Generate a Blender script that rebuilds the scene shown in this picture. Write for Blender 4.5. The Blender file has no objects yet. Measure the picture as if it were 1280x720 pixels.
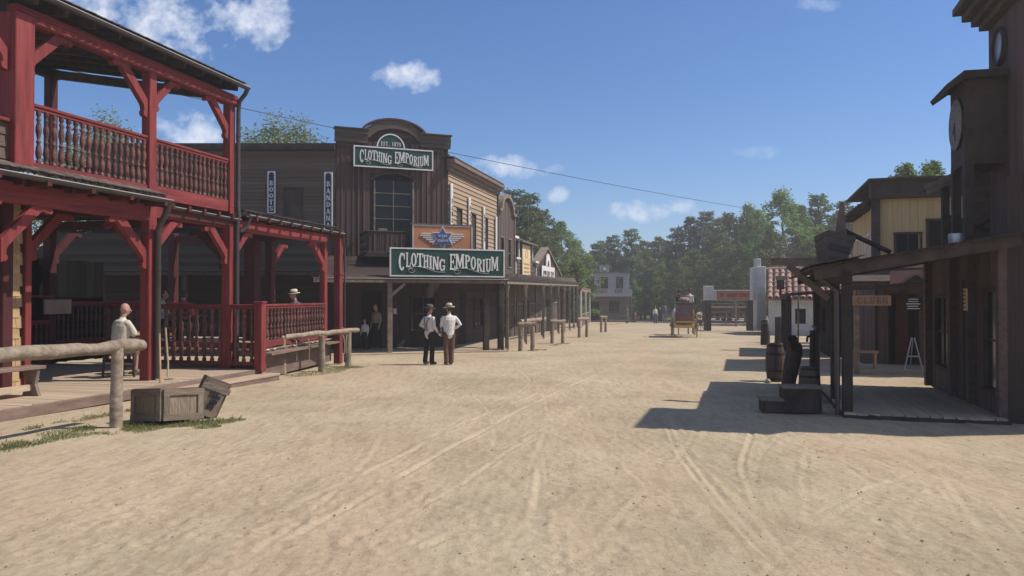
import bpy, bmesh, math, random
from mathutils import Vector, Matrix, noise
R = math.radians
rng = random.Random(11)
sc = bpy.context.scene
col = sc.collection

# ------------------------------------------------------------------ camera, sky, sun, exposure
cam_d = bpy.data.cameras.new('camera'); cam = bpy.data.objects.new('camera', cam_d); col.objects.link(cam)
cam.location = (0, 0, 1.65); cam.rotation_euler = (R(90.72), 0, 0)
cam_d.sensor_width = 36; cam_d.lens = 27; cam_d.clip_start = 0.1; cam_d.clip_end = 3000
sc.camera = cam
SUN_EL, SUN_AZ = R(52), R(86)            # azimuth measured from +Y (street side of the view) towards +X
sc.view_settings.view_transform = 'Standard'; sc.view_settings.look = 'None'
sc.view_settings.gamma = 1; sc.view_settings.exposure = 0.12
sun_d = bpy.data.lights.new('sun', 'SUN'); sun = bpy.data.objects.new('sun', sun_d); col.objects.link(sun)
sun_d.energy = 4.7; sun_d.angle = R(0.53); sun_d.color = (1.0, 0.93, 0.83)
sdir = Vector((math.sin(SUN_AZ)*math.cos(SUN_EL), math.cos(SUN_AZ)*math.cos(SUN_EL), math.sin(SUN_EL)))
sun.rotation_euler = sdir.to_track_quat('Z', 'Y').to_euler()
sun.location = (30, 5, 40)

world = bpy.data.worlds.new('World'); sc.world = world; world.use_nodes = True
def build_world():
    nt = world.node_tree; nt.nodes.clear(); N = nt.nodes.new; L = nt.links.new
    out = N('ShaderNodeOutputWorld'); bg = N('ShaderNodeBackground')
    sky = N('ShaderNodeTexSky'); sky.sky_type = 'NISHITA'; sky.sun_disc = False
    sky.sun_elevation = SUN_EL; sky.sun_rotation = SUN_AZ
    sky.air_density = 1.0; sky.dust_density = 0.2; sky.ozone_density = 3.6; sky.altitude = 120
    bg.inputs['Strength'].default_value = 0.112
    tc = N('ShaderNodeTexCoord'); sep = N('ShaderNodeSeparateXYZ'); L(tc.outputs['Generated'], sep.inputs[0])
    def m(op, a, b=None, c=None, clamp=False):
        n = N('ShaderNodeMath'); n.operation = op; n.use_clamp = clamp
        for i, v in enumerate((a, b, c)):
            if v is None: continue
            if isinstance(v, (int, float)): n.inputs[i].default_value = v
            else: L(v, n.inputs[i])
        return n.outputs[0]
    ymax = m('MAXIMUM', sep.outputs['Y'], 0.05)
    u = m('DIVIDE', sep.outputs['X'], ymax); v = m('DIVIDE', sep.outputs['Z'], ymax)
    comb = N('ShaderNodeCombineXYZ'); L(u, comb.inputs[0]); L(v, comb.inputs[1])
    nz = N('ShaderNodeTexNoise'); nz.inputs['Scale'].default_value = 21; nz.inputs['Detail'].default_value = 9
    nz.inputs['Roughness'].default_value = 0.62; L(comb.outputs[0], nz.inputs['Vector'])
    nb = N('ShaderNodeTexNoise'); nb.inputs['Scale'].default_value = 55; nb.inputs['Detail'].default_value = 6
    L(comb.outputs[0], nb.inputs['Vector'])
    nsum = m('ADD', m('MULTIPLY', m('SUBTRACT', nz.outputs[0], 0.5), 4.4), m('MULTIPLY', m('SUBTRACT', nb.outputs[0], 0.5), 1.5))
    clouds = [(-.485, .355, .082, .046, 1.), (-.342, .372, .046, .040, 1.), (-.435, .208, .05, .03, .9), (-.52, .40, .06, .03, .8), (-.137, .288, .042, .017, .95),
              (0.0, .170, .05, .014, .8), (.060, .133, .014, .009, .75), (.182, .113, .055, .013, .85), (.40, .384, .03, .008, .35), (.32, .19, .03, .009, .3),
              (-.30, .125, .10, .022, .55), (.55, .10, .10, .02, .5), (-.9, .25, .12, .05, .9), (.95, .3, .1, .04, .8), (-1.3, .4, .2, .06, .9), (1.4, .25, .2, .06, .9)]
    tot = None
    for (u0, v0, ru, rv, s) in clouds:
        du = m('DIVIDE', m('SUBTRACT', u, u0), ru * 1.25); dv = m('DIVIDE', m('SUBTRACT', v, v0), rv * 1.25)
        e = m('SUBTRACT', 0.75, m('ADD', m('MULTIPLY', du, du), m('MULTIPLY', dv, dv)))
        e = m('MULTIPLY', m('MULTIPLY_ADD', m('ADD', e, nsum), 0.75, 0.06, clamp=True), s)
        # keep the noise from growing clouds far away from the cloud's own place
        e = m('MULTIPLY', e, m('LESS_THAN', m('ADD', m('MULTIPLY', du, du), m('MULTIPLY', dv, dv)), 4.0))
        tot = e if tot is None else m('MAXIMUM', tot, e)
    tot = m('MULTIPLY', tot, m('GREATER_THAN', sep.outputs['Y'], 0.06))
    # unseen broken cloud added over the rest of the sky for neutral fill light
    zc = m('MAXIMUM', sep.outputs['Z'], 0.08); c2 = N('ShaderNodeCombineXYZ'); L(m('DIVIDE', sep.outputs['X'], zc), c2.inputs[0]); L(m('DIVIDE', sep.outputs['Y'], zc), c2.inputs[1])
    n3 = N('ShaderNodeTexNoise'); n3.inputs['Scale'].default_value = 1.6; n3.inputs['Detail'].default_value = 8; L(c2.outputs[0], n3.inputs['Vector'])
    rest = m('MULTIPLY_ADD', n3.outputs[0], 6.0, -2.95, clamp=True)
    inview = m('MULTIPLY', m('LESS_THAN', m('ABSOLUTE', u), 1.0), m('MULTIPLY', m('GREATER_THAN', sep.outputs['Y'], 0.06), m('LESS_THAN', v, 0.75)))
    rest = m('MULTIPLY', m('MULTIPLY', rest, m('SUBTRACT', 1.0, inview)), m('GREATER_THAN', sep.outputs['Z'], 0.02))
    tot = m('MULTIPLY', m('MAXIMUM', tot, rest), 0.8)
    mix = N('ShaderNodeMix'); mix.data_type = 'RGBA'
    hs = N('ShaderNodeHueSaturation'); hs.inputs['Saturation'].default_value = 1.10; hs.inputs['Value'].default_value = 1.0; tn = N('ShaderNodeMix'); tn.data_type = 'RGBA'; tn.blend_type = 'MULTIPLY'; tn.inputs['Factor'].default_value = 1.0; tn.inputs['B'].default_value = (.80, .87, 1.03, 1); L(sky.outputs[0], tn.inputs['A']); L(tn.outputs['Result'], hs.inputs['Color'])
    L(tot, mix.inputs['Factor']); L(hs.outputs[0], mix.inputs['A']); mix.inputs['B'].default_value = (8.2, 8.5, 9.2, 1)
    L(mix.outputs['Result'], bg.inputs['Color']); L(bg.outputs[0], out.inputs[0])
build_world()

# ------------------------------------------------------------------ helpers
def gz(x, y):                                  # the street falls gently away from the camera
    return -0.0125 * min(max(y, -20), 120)
WM = {}
def reg(o, W, parent):
    WM[o] = W
    if parent is not None:
        o.parent = parent; o.matrix_parent_inverse = WM[parent].inverted()
    o.matrix_basis = W
    return o
def FR(x, y, z=0.0, deg=0.0): return Matrix.Translation((x, y, z)) @ Matrix.Rotation(R(deg), 4, 'Z')
I4 = Matrix.Identity(4)
def tag(o, label=None, cat=None, group=None, kind=None):
    if label: o['label'] = label
    if cat: o['category'] = cat
    if group: o['group'] = group
    if kind: o['kind'] = kind
    return o
def thing(name, label, cat, F, group=None):
    o = bpy.data.objects.new(name, None); col.objects.link(o); o.empty_display_size = .2
    reg(o, F, None); tag(o, label, cat, group); return o
class MB:
    def __init__(s): s.v = []; s.f = []; s.sm = []
    def add(s, vs, fs, smooth=False):
        b = len(s.v); s.v += [tuple(p) for p in vs]; s.f += [tuple(b+i for i in f) for f in fs]; s.sm += [smooth]*len(fs); return s
    def box(s, c, d, M=None, ch=0.0):
        x, y, z = d[0]/2, d[1]/2, d[2]/2
        if ch <= 0:
            P = [Vector((sx*x, sy*y, sz*z)) for sz in (-1, 1) for sy in (-1, 1) for sx in (-1, 1)]
            F = [(0,2,3,1), (4,5,7,6), (0,1,5,4), (2,6,7,3), (0,4,6,2), (1,3,7,5)]
        else:
            k = min(ch, x*.45, y*.45, z*.45); P = []; idx = {}
            for sx in (-1, 1):
                for sy in (-1, 1):
                    for sz in (-1, 1):
                        for a in range(3):
                            q = [sx*(x-k), sy*(y-k), sz*(z-k)]; q[a] = (sx*x, sy*y, sz*z)[a]
                            idx[(sx, sy, sz, a)] = len(P); P.append(Vector(q))
            F = []
            for sgn in (-1, 1):
                F.append([idx[(sgn, a, b, 0)] for a, b in ((-1,-1), (1,-1), (1,1), (-1,1))][::sgn])
                F.append([idx[(a, sgn, b, 1)] for a, b in ((-1,-1), (-1,1), (1,1), (1,-1))][::sgn])
                F.append([idx[(a, b, sgn, 2)] for a, b in ((-1,-1), (1,-1), (1,1), (-1,1))][::sgn])
            for p in (-1, 1):
                for q in (-1, 1):
                    F.append([idx[(p,q,-1,0)], idx[(p,q,1,0)], idx[(p,q,1,1)], idx[(p,q,-1,1)]])
                    F.append([idx[(p,-1,q,0)], idx[(p,1,q,0)], idx[(p,1,q,2)], idx[(p,-1,q,2)]])
                    F.append([idx[(-1,p,q,1)], idx[(1,p,q,1)], idx[(1,p,q,2)], idx[(-1,p,q,2)]])
                    for r in (-1, 1): F.append([idx[(p,q,r,0)], idx[(p,q,r,1)], idx[(p,q,r,2)]])
        if M is not None: P = [M @ p for p in P]
        c = Vector(c); return s.add([p + c for p in P], F)
    def beam(s, a, b, w, h, up=(0, 0, 1), ch=0.0):        # w across, h along 'up'
        a = Vector(a); b = Vector(b); d = b - a; L = d.length; d.normalize()
        upv = Vector(up); side = upv.cross(d)
        if side.length < 1e-4: side = Vector((1, 0, 0)).cross(d)
        side.normalize(); u2 = d.cross(side)
        M = Matrix((d, side, u2)).transposed()
        return s.box((a + b)/2, (L, w, h), M, ch)
    def tube(s, pts, rad, n=8, caps=True, side=None, smooth=True):
        pts = [Vector(p) for p in pts]; k = len(pts)
        if isinstance(rad, (int, float)): rad = [rad]*k
        rings = []; prev = None
        for i, p in enumerate(pts):
            t = (pts[min(i+1, k-1)] - pts[max(i-1, 0)]).normalized()
            if side is not None: a = Vector(side)
            elif prev is not None: a = prev
            else: a = Vector((0, 0, 1)).cross(t)
            a = a - t * a.dot(t)
            if a.length < 1e-4: a = Vector((1, 0, 0)) - t * t.x
            a.normalize(); b = t.cross(a); prev = a
            ra, rb = rad[i] if isinstance(rad[i], tuple) else (rad[i], rad[i])
            rings.append([p + a*ra*math.cos(2*math.pi*j/n) + b*rb*math.sin(2*math.pi*j/n) for j in range(n)])
        P = [q for r in rings for q in r]; F = []
        for i in range(k-1):
            for j in range(n):
                F.append((i*n+j, i*n+(j+1) % n, (i+1)*n+(j+1) % n, (i+1)*n+j))
        s.add(P, F, smooth)
        if caps: s.add(rings[0], [tuple(range(n))[::-1]]); s.add(rings[-1], [tuple(range(n))])
        return s
    def lathe(s, prof, n=12, c=(0, 0, 0), M=None, smooth=True):
        P = []; c = Vector(c)
        for r, z in prof:
            for j in range(n):
                q = Vector((r*math.cos(2*math.pi*j/n), r*math.sin(2*math.pi*j/n), z)); P.append((M @ q if M is not None else q) + c)
        F = []
        for i in range(len(prof)-1):
            for j in range(n): F.append((i*n+j, i*n+(j+1) % n, (i+1)*n+(j+1) % n, (i+1)*n+j))
        s.add(P, F, smooth)
        s.add(P[:n], [tuple(range(n))[::-1]]); s.add(P[-n:], [tuple(range(n))]); return s
    def prism(s, poly, d0, d1, ax='y', M=None):            # polygon in (x,z) swept along y, or (y,z) along x, or (x,y) along z
        n = len(poly)
        def put(p, d):
            q = {'y': (p[0], d, p[1]), 'x': (d, p[0], p[1]), 'z': (p[0], p[1], d)}[ax]
            return (M @ Vector(q)) if M is not None else Vector(q)
        P = [put(p, d0) for p in poly] + [put(p, d1) for p in poly]
        F = [tuple(range(n)), tuple(range(2*n-1, n-1, -1))] + [(i, i+n, (i+1) % n + n, (i+1) % n) for i in range(n)]
        return s.add(P, F)
    def mesh(s, name, mat=None):
        me = bpy.data.meshes.new(name); me.from_pydata(s.v, [], s.f)
        me.polygons.foreach_set('use_smooth', s.sm); bm = bmesh.new(); bm.from_mesh(me)
        bmesh.ops.recalc_face_normals(bm, faces=bm.faces); bm.to_mesh(me); bm.free()
        if mat: me.materials.append(mat)
        return me
    def build(s, name, mat, parent=None, F=I4):
        o = bpy.data.objects.new(name, s.mesh(name, mat)); col.objects.link(o); return reg(o, F, parent)
def place(name, me, W, parent):
    o = bpy.data.objects.new(name, me); col.objects.link(o); return reg(o, W, parent)
_unit = {}
def unit(mat, var):                                        # slightly uneven unit board, length along x
    k = (mat.name, var)
    if k not in _unit:
        r = random.Random(hash(var) * 7 + 3); m = MB(); m.box((0, 0, 0), (1, 1, 1), None, 0.0)
        m.v = [(x + r.uniform(-.006, .006), y + r.uniform(-.05, .05), z + r.uniform(-.035, .035)) for x, y, z in m.v]
        _unit[k] = m.mesh('board', mat)
    return _unit[k]
def piece(name, mat, parent, F, c, size, rot=None):        # size = (length, thickness, width)
    M = Matrix.Translation(c)
    if rot is not None: M = M @ rot
    return place(name, unit(mat, rng.randrange(6)), F @ M @ Matrix.Diagonal((size[0], size[1], size[2], 1)), parent)
RX = lambda d: Matrix.Rotation(R(d), 4, 'X')
RY = lambda d: Matrix.Rotation(R(d), 4, 'Y')
RZ = lambda d: Matrix.Rotation(R(d), 4, 'Z')

# ------------------------------------------------------------------ materials
MATS = {}
def mat(name, c1, c2, rough=.8, sc3=(4, 4, 4), bump=.25, rand=.25, detail=6, c3=None, dist=.004, spec=.3, fine=60., metal=0., coord='Object', contrast=(.3, .7)):
    m = bpy.data.materials.new(name); m.use_nodes = True; nt = m.node_tree; N = nt.nodes.new; L = nt.links.new
    b = nt.nodes['Principled BSDF']; b.inputs['Roughness'].default_value = rough; b.inputs['Metallic'].default_value = metal
    b.inputs['Specular IOR Level'].default_value = spec
    tc = N('ShaderNodeTexCoord'); mp = N('ShaderNodeMapping'); mp.inputs['Scale'].default_value = sc3
    oi = N('ShaderNodeObjectInfo'); ad = N('ShaderNodeVectorMath'); ad.operation = 'ADD'
    ms = N('ShaderNodeMath'); ms.operation = 'MULTIPLY'; ms.inputs[1].default_value = 37.0; L(oi.outputs['Random'], ms.inputs[0])
    L(tc.outputs[coord], mp.inputs[0]); L(mp.outputs[0], ad.inputs[0]); L(ms.outputs[0], ad.inputs[1])
    nz = N('ShaderNodeTexNoise'); nz.inputs['Scale'].default_value = 1; nz.inputs['Detail'].default_value = detail; nz.inputs['Roughness'].default_value = .65
    L(ad.outputs[0], nz.inputs['Vector'])
    rp = N('ShaderNodeValToRGB'); rp.color_ramp.elements[0].position = contrast[0]; rp.color_ramp.elements[1].position = contrast[1]
    rp.color_ramp.elements[0].color = (*c1, 1); rp.color_ramp.elements[1].color = (*c2, 1)
    if c3: e = rp.color_ramp.elements.new(.82); e.color = (*c3, 1)
    L(nz.outputs[0], rp.inputs[0])
    hsv = N('ShaderNodeHueSaturation'); mr = N('ShaderNodeMapRange'); mr.inputs['To Min'].default_value = 1 - rand; mr.inputs['To Max'].default_value = 1 + rand
    L(oi.outputs['Random'], mr.inputs[0]); L(mr.outputs[0], hsv.inputs['Value']); L(rp.outputs[0], hsv.inputs['Color'])
    L(hsv.outputs[0], b.inputs['Base Color'])
    if bump:
        n2 = N('ShaderNodeTexNoise'); n2.inputs['Scale'].default_value = 2.3; n2.inputs['Detail'].default_value = 8; L(ad.outputs[0], n2.inputs['Vector'])
        bp = N('ShaderNodeBump'); bp.inputs['Strength'].default_value = bump; bp.inputs['Distance'].default_value = dist * 5
        L(n2.outputs[0], bp.inputs['Height']); L(bp.outputs[0], b.inputs['Normal'])
    MATS[name] = m; return m
WV = (2.0, 14, 9)             # grain of unit boards, along x
red = mat('red_paint', (.100, .020, .019), (.222, .037, .035), .7, (11, 11, 1.1), .45, .12, detail=10, c3=(.26, .062, .058), spec=.28, contrast=(.27, .55))
red_h = mat('red_paint_rail', (.100, .020, .019), (.222, .037, .035), .7, (1.1, 11, 11), .45, .12, detail=10, c3=(.26, .062, .058), spec=.28, contrast=(.27, .55))
red_dark = mat('red_paint_shaded', (.055, .014, .014), (.095, .020, .020), .7, (3, 3, 3), .3, .1)  # darker copy of the red paint, shade put into its colour
baluster_m = mat('baluster_wood', (.065, .024, .02), (.18, .078, .06), .6, (8, 8, 14), .25, .3, c3=(.36, .25, .19))
deck_w = mat('deck_wood', (.33, .245, .17), (.50, .385, .275), .85, WV, .3, .14)
edge_w = mat('deck_edge_wood', (.13, .088, .068), (.23, .16, .125), .85, (2, 6, 9), .4, .15)
crate_w = mat('crate_wood', (.13, .098, .070), (.29, .225, .165), .9, (3, 9, 9), .6, .22, c3=(.36, .29, .215))
grey_w = mat('weathered_wood', (.12, .095, .072), (.30, .245, .19), .9, (5, 5, 5), .6, .15, c3=(.36, .30, .24))
log_w = mat('log_wood', (.16, .12, .085), (.37, .295, .22), .9, (2.5, 9, 9), .7, .12, c3=(.42, .34, .26))
dark_w = mat('dark_wood', (.030, .022, .018), (.078, .057, .047), .85, (4, 4, 4), .5, .3)
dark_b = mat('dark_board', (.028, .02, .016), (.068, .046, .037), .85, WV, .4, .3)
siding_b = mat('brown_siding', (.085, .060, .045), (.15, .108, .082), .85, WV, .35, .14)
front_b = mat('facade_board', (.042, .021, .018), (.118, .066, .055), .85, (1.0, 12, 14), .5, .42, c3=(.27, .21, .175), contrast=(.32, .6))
batten_b = mat('facade_batten', (.06, .034, .028), (.17, .115, .095), .85, (1.2, 10, 12), .4, .3, c3=(.30, .25, .21))
roofing_shade = mat('roofing_and_shade', (.007, .007, .007), (.013, .012, .012), .95, (2, 2, 2), .3, .3, spec=.05)  # near black; on the veranda back wall, shade put into the colour
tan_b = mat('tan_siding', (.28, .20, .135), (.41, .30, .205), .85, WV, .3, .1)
arch_b = mat('grey_brown_board', (.06, .045, .038), (.14, .105, .085), .85, WV, .4, .2)
yellow_b = mat('yellow_board', (.45, .31, .14), (.60, .43, .21), .8, WV, .2, .07)
bluegrey_b = mat('blue_grey_board', (.33, .34, .37), (.43, .44, .47), .8, WV, .2, .08)
maroon_b = mat('maroon_board', (.065, .040, .035), (.135, .084, .072), .8, WV, .4, .25)
shingle_m = mat('roof_shingle', (.06, .043, .036), (.15, .11, .09), .9, (3, 8, 8), .5, .3)
wshingle_m = mat('wall_shingle', (.36, .235, .12), (.50, .345, .19), .85, (3, 8, 8), .4, .14)
gut_m = mat('gutter_metal', (.055, .045, .042), (.085, .072, .068), .42, (5, 5, 5), .05, .05, spec=.5, metal=.35)
cap_m = mat('gutter_edge', (.33, .32, .31), (.45, .44, .43), .4, (5, 5, 5), .05, .05, metal=.3)
white_p = mat('white_paint', (.58, .57, .53), (.74, .73, .69), .7, (4, 4, 4), .15, .05)
green_p = mat('green_paint', (.012, .045, .036), (.020, .068, .054), .6, (4, 4, 4), .15, .05)
orange_p = mat('orange_paint', (.48, .185, .080), (.58, .245, .115), .6, (2, 2, 2), .15, .02)
blue_p = mat('blue_paint', (.055, .085, .21), (.075, .11, .26), .6, (5, 5, 5), .05, .02)
navy_p = mat('navy_paint', (.012, .016, .032), (.02, .026, .05), .6, (5, 5, 5), .05, .02)
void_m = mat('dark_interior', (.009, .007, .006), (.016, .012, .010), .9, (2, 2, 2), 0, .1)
stucco = mat('white_stucco', (.44, .43, .40), (.60, .59, .55), .9, (3, 3, 3), .35, .05)
tile_m = mat('clay_tile', (.27, .15, .11), (.42, .26, .20), .85, (5, 5, 5), .3, .22)
sign_w = mat('bare_sign_wood', (.34, .20, .105), (.46, .29, .165), .85, (2, 8, 8), .2, .1)
cream_p = mat('cream_paint', (.60, .44, .24), (.72, .56, .34), .7, (3, 3, 3), .1, .03)
paper_m = mat('paper', (.55, .53, .48), (.68, .66, .60), .9, (3, 3, 3), 0, .1)
pink_p = mat('pink_paint', (.26, .145, .125), (.36, .21, .185), .8, (5, 5, 5), .1, .05)
rope_m = mat('rope', (.30, .23, .15), (.44, .35, .24), .95, (30, 30, 30), .6, .1)
iron_m = mat('iron', (.02, .02, .02), (.045, .042, .04), .5, (8, 8, 8), .2, .1, metal=.6)
barrel_m = mat('barrel_stave', (.06, .042, .032), (.12, .085, .065), .7, (9, 9, 2), .4, .2)
skin_m = mat('skin', (.40, .22, .165), (.50, .285, .22), .55, (8, 8, 8), .05, .05)
shirt_m = mat('white_shirt', (.58, .56, .53), (.70, .68, .65), .9, (5, 5, 5), .5, .03, dist=.01)
tee_m = mat('cream_tee', (.50, .47, .38), (.62, .58, .48), .9, (5, 5, 5), .5, .03, dist=.01)
beige_c = mat('beige_cloth', (.38, .33, .24), (.47, .41, .31), .9, (6, 6, 6), .4, .03)
black_c = mat('black_cloth', (.014, .012, .012), (.028, .024, .024), .9, (6, 6, 6), .4, .05)
brown_c = mat('brown_cloth', (.10, .056, .036), (.16, .092, .06), .9, (6, 6, 6), .4, .05)
grey_c = mat('grey_cloth', (.10, .10, .115), (.17, .17, .19), .9, (6, 6, 6), .4, .05)
blue_c = mat('blue_cloth', (.05, .075, .15), (.085, .12, .22), .9, (6, 6, 6), .4, .05)
pink_c = mat('red_cloth', (.34, .07, .065), (.44, .11, .10), .9, (6, 6, 6), .4, .05)
hat_l = mat('straw_hat', (.50, .43, .30), (.64, .56, .41), .85, (12, 12, 12), .3, .03)
hat_d = mat('felt_hat', (.09, .065, .05), (.15, .11, .085), .9, (9, 9, 9), .3, .03)
hair_m = mat('hair', (.03, .02, .014), (.07, .046, .03), .6, (9, 9, 30), .4, .1)
yellow_m = mat('wagon_yellow', (.50, .36, .10), (.62, .46, .15), .55, (4, 4, 4), .1, .03)
coach_r = mat('coach_red', (.15, .055, .042), (.24, .085, .065), .55, (4, 4, 4), .15, .03)
tarp_m = mat('canvas', (.22, .17, .14), (.33, .26, .22), .9, (4, 4, 4), .5, .05)
coach_d = mat('coach_leather', (.09, .08, .078), (.17, .155, .15), .6, (5, 5, 5), .3, .05)
horse_b = mat('bay_horse', (.07, .036, .02), (.13, .07, .042), .6, (4, 4, 4), .1, .05)
horse_w = mat('grey_horse', (.40, .38, .35), (.56, .54, .50), .6, (4, 4, 4), .1, .05)
bark_m = mat('bark', (.05, .037, .028), (.12, .09, .07), .95, (6, 6, 2), .8, .2)
bark_w = mat('birch_bark', (.10, .09, .08), (.42, .40, .37), .9, (4, 4, 1.5), .5, .1)
stone_m = mat('stone', (.30, .27, .22), (.46, .42, .36), .95, (8, 8, 8), .4, .2)
metal_l = mat('galvanised', (.40, .42, .45), (.52, .54, .57), .4, (5, 5, 5), .1, .05, metal=.7)
def glass_mat():
    m = bpy.data.materials.new('window_glass'); m.use_nodes = True; b = m.node_tree.nodes['Principled BSDF']
    b.inputs['Base Color'].default_value = (.010, .010, .011, 1); b.inputs['Roughness'].default_value = .16; b.inputs['Specular IOR Level'].default_value = .28
    nt = m.node_tree; nz = nt.nodes.new('ShaderNodeTexNoise'); nz.inputs['Scale'].default_value = 2.5; bp = nt.nodes.new('ShaderNodeBump')
    bp.inputs['Strength'].default_value = .08; nt.links.new(nz.outputs[0], bp.inputs['Height']); nt.links.new(bp.outputs[0], b.inputs['Normal']); return m
glass = glass_mat()
def leaf_mat(name, c1, c2, c3):
    m = bpy.data.materials.new(name); m.use_nodes = True; nt = m.node_tree; N = nt.nodes.new; L = nt.links.new
    nt.nodes.clear(); out = N('ShaderNodeOutputMaterial'); d = N('ShaderNodeBsdfPrincipled'); d.inputs['Roughness'].default_value = .55; d.inputs['Specular IOR Level'].default_value = .25
    t = N('ShaderNodeBsdfTranslucent'); mx = N('ShaderNodeMixShader'); mx.inputs[0].default_value = .36
    tc = N('ShaderNodeTexCoord'); nz = N('ShaderNodeTexNoise'); nz.inputs['Scale'].default_value = 1.1; nz.inputs['Detail'].default_value = 5
    L(tc.outputs['Object'], nz.inputs['Vector']); rp = N('ShaderNodeValToRGB'); e = rp.color_ramp.elements
    e[0].position = .32; e[0].color = (*c1, 1); e[1].position = .5; e[1].color = (*c2, 1); q = e.new(.72); q.color = (*c3, 1)
    oi = N('ShaderNodeObjectInfo'); hs = N('ShaderNodeHueSaturation'); mr = N('ShaderNodeMapRange'); mr.inputs['To Min'].default_value = .8; mr.inputs['To Max'].default_value = 1.25
    m2 = N('ShaderNodeMapRange'); m2.inputs['To Min'].default_value = .485; m2.inputs['To Max'].default_value = .512
    L(oi.outputs['Random'], mr.inputs[0]); L(oi.outputs['Random'], m2.inputs[0]); L(mr.outputs[0], hs.inputs['Value']); L(m2.outputs[0], hs.inputs['Hue'])
    L(nz.outputs[0], rp.inputs[0]); L(rp.outputs[0], hs.inputs['Color']); L(hs.outputs[0], d.inputs['Base Color']); L(hs.outputs[0], t.inputs['Color'])
    L(d.outputs[0], mx.inputs[1]); L(t.outputs[0], mx.inputs[2]); L(mx.outputs[0], out.inputs[0]); return m
pine_l = leaf_mat('pine_needles', (.066, .094, .032), (.112, .150, .048), (.185, .215, .070))
birch_l = leaf_mat('birch_leaves', (.115, .180, .042), (.175, .255, .060), (.25, .33, .09))
bright_l = leaf_mat('young_leaves', (.11, .19, .03), (.17, .27, .042), (.24, .34, .07))
oak_l = leaf_mat('oak_leaves', (.080, .108, .030), (.128, .162, .044), (.19, .225, .066))
willow_l = leaf_mat('willow_leaves', (.14, .19, .065), (.21, .27, .10), (.29, .35, .155))
grass_l = leaf_mat('grass_blades', (.14, .16, .05), (.22, .23, .09), (.34, .31, .16))
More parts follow.
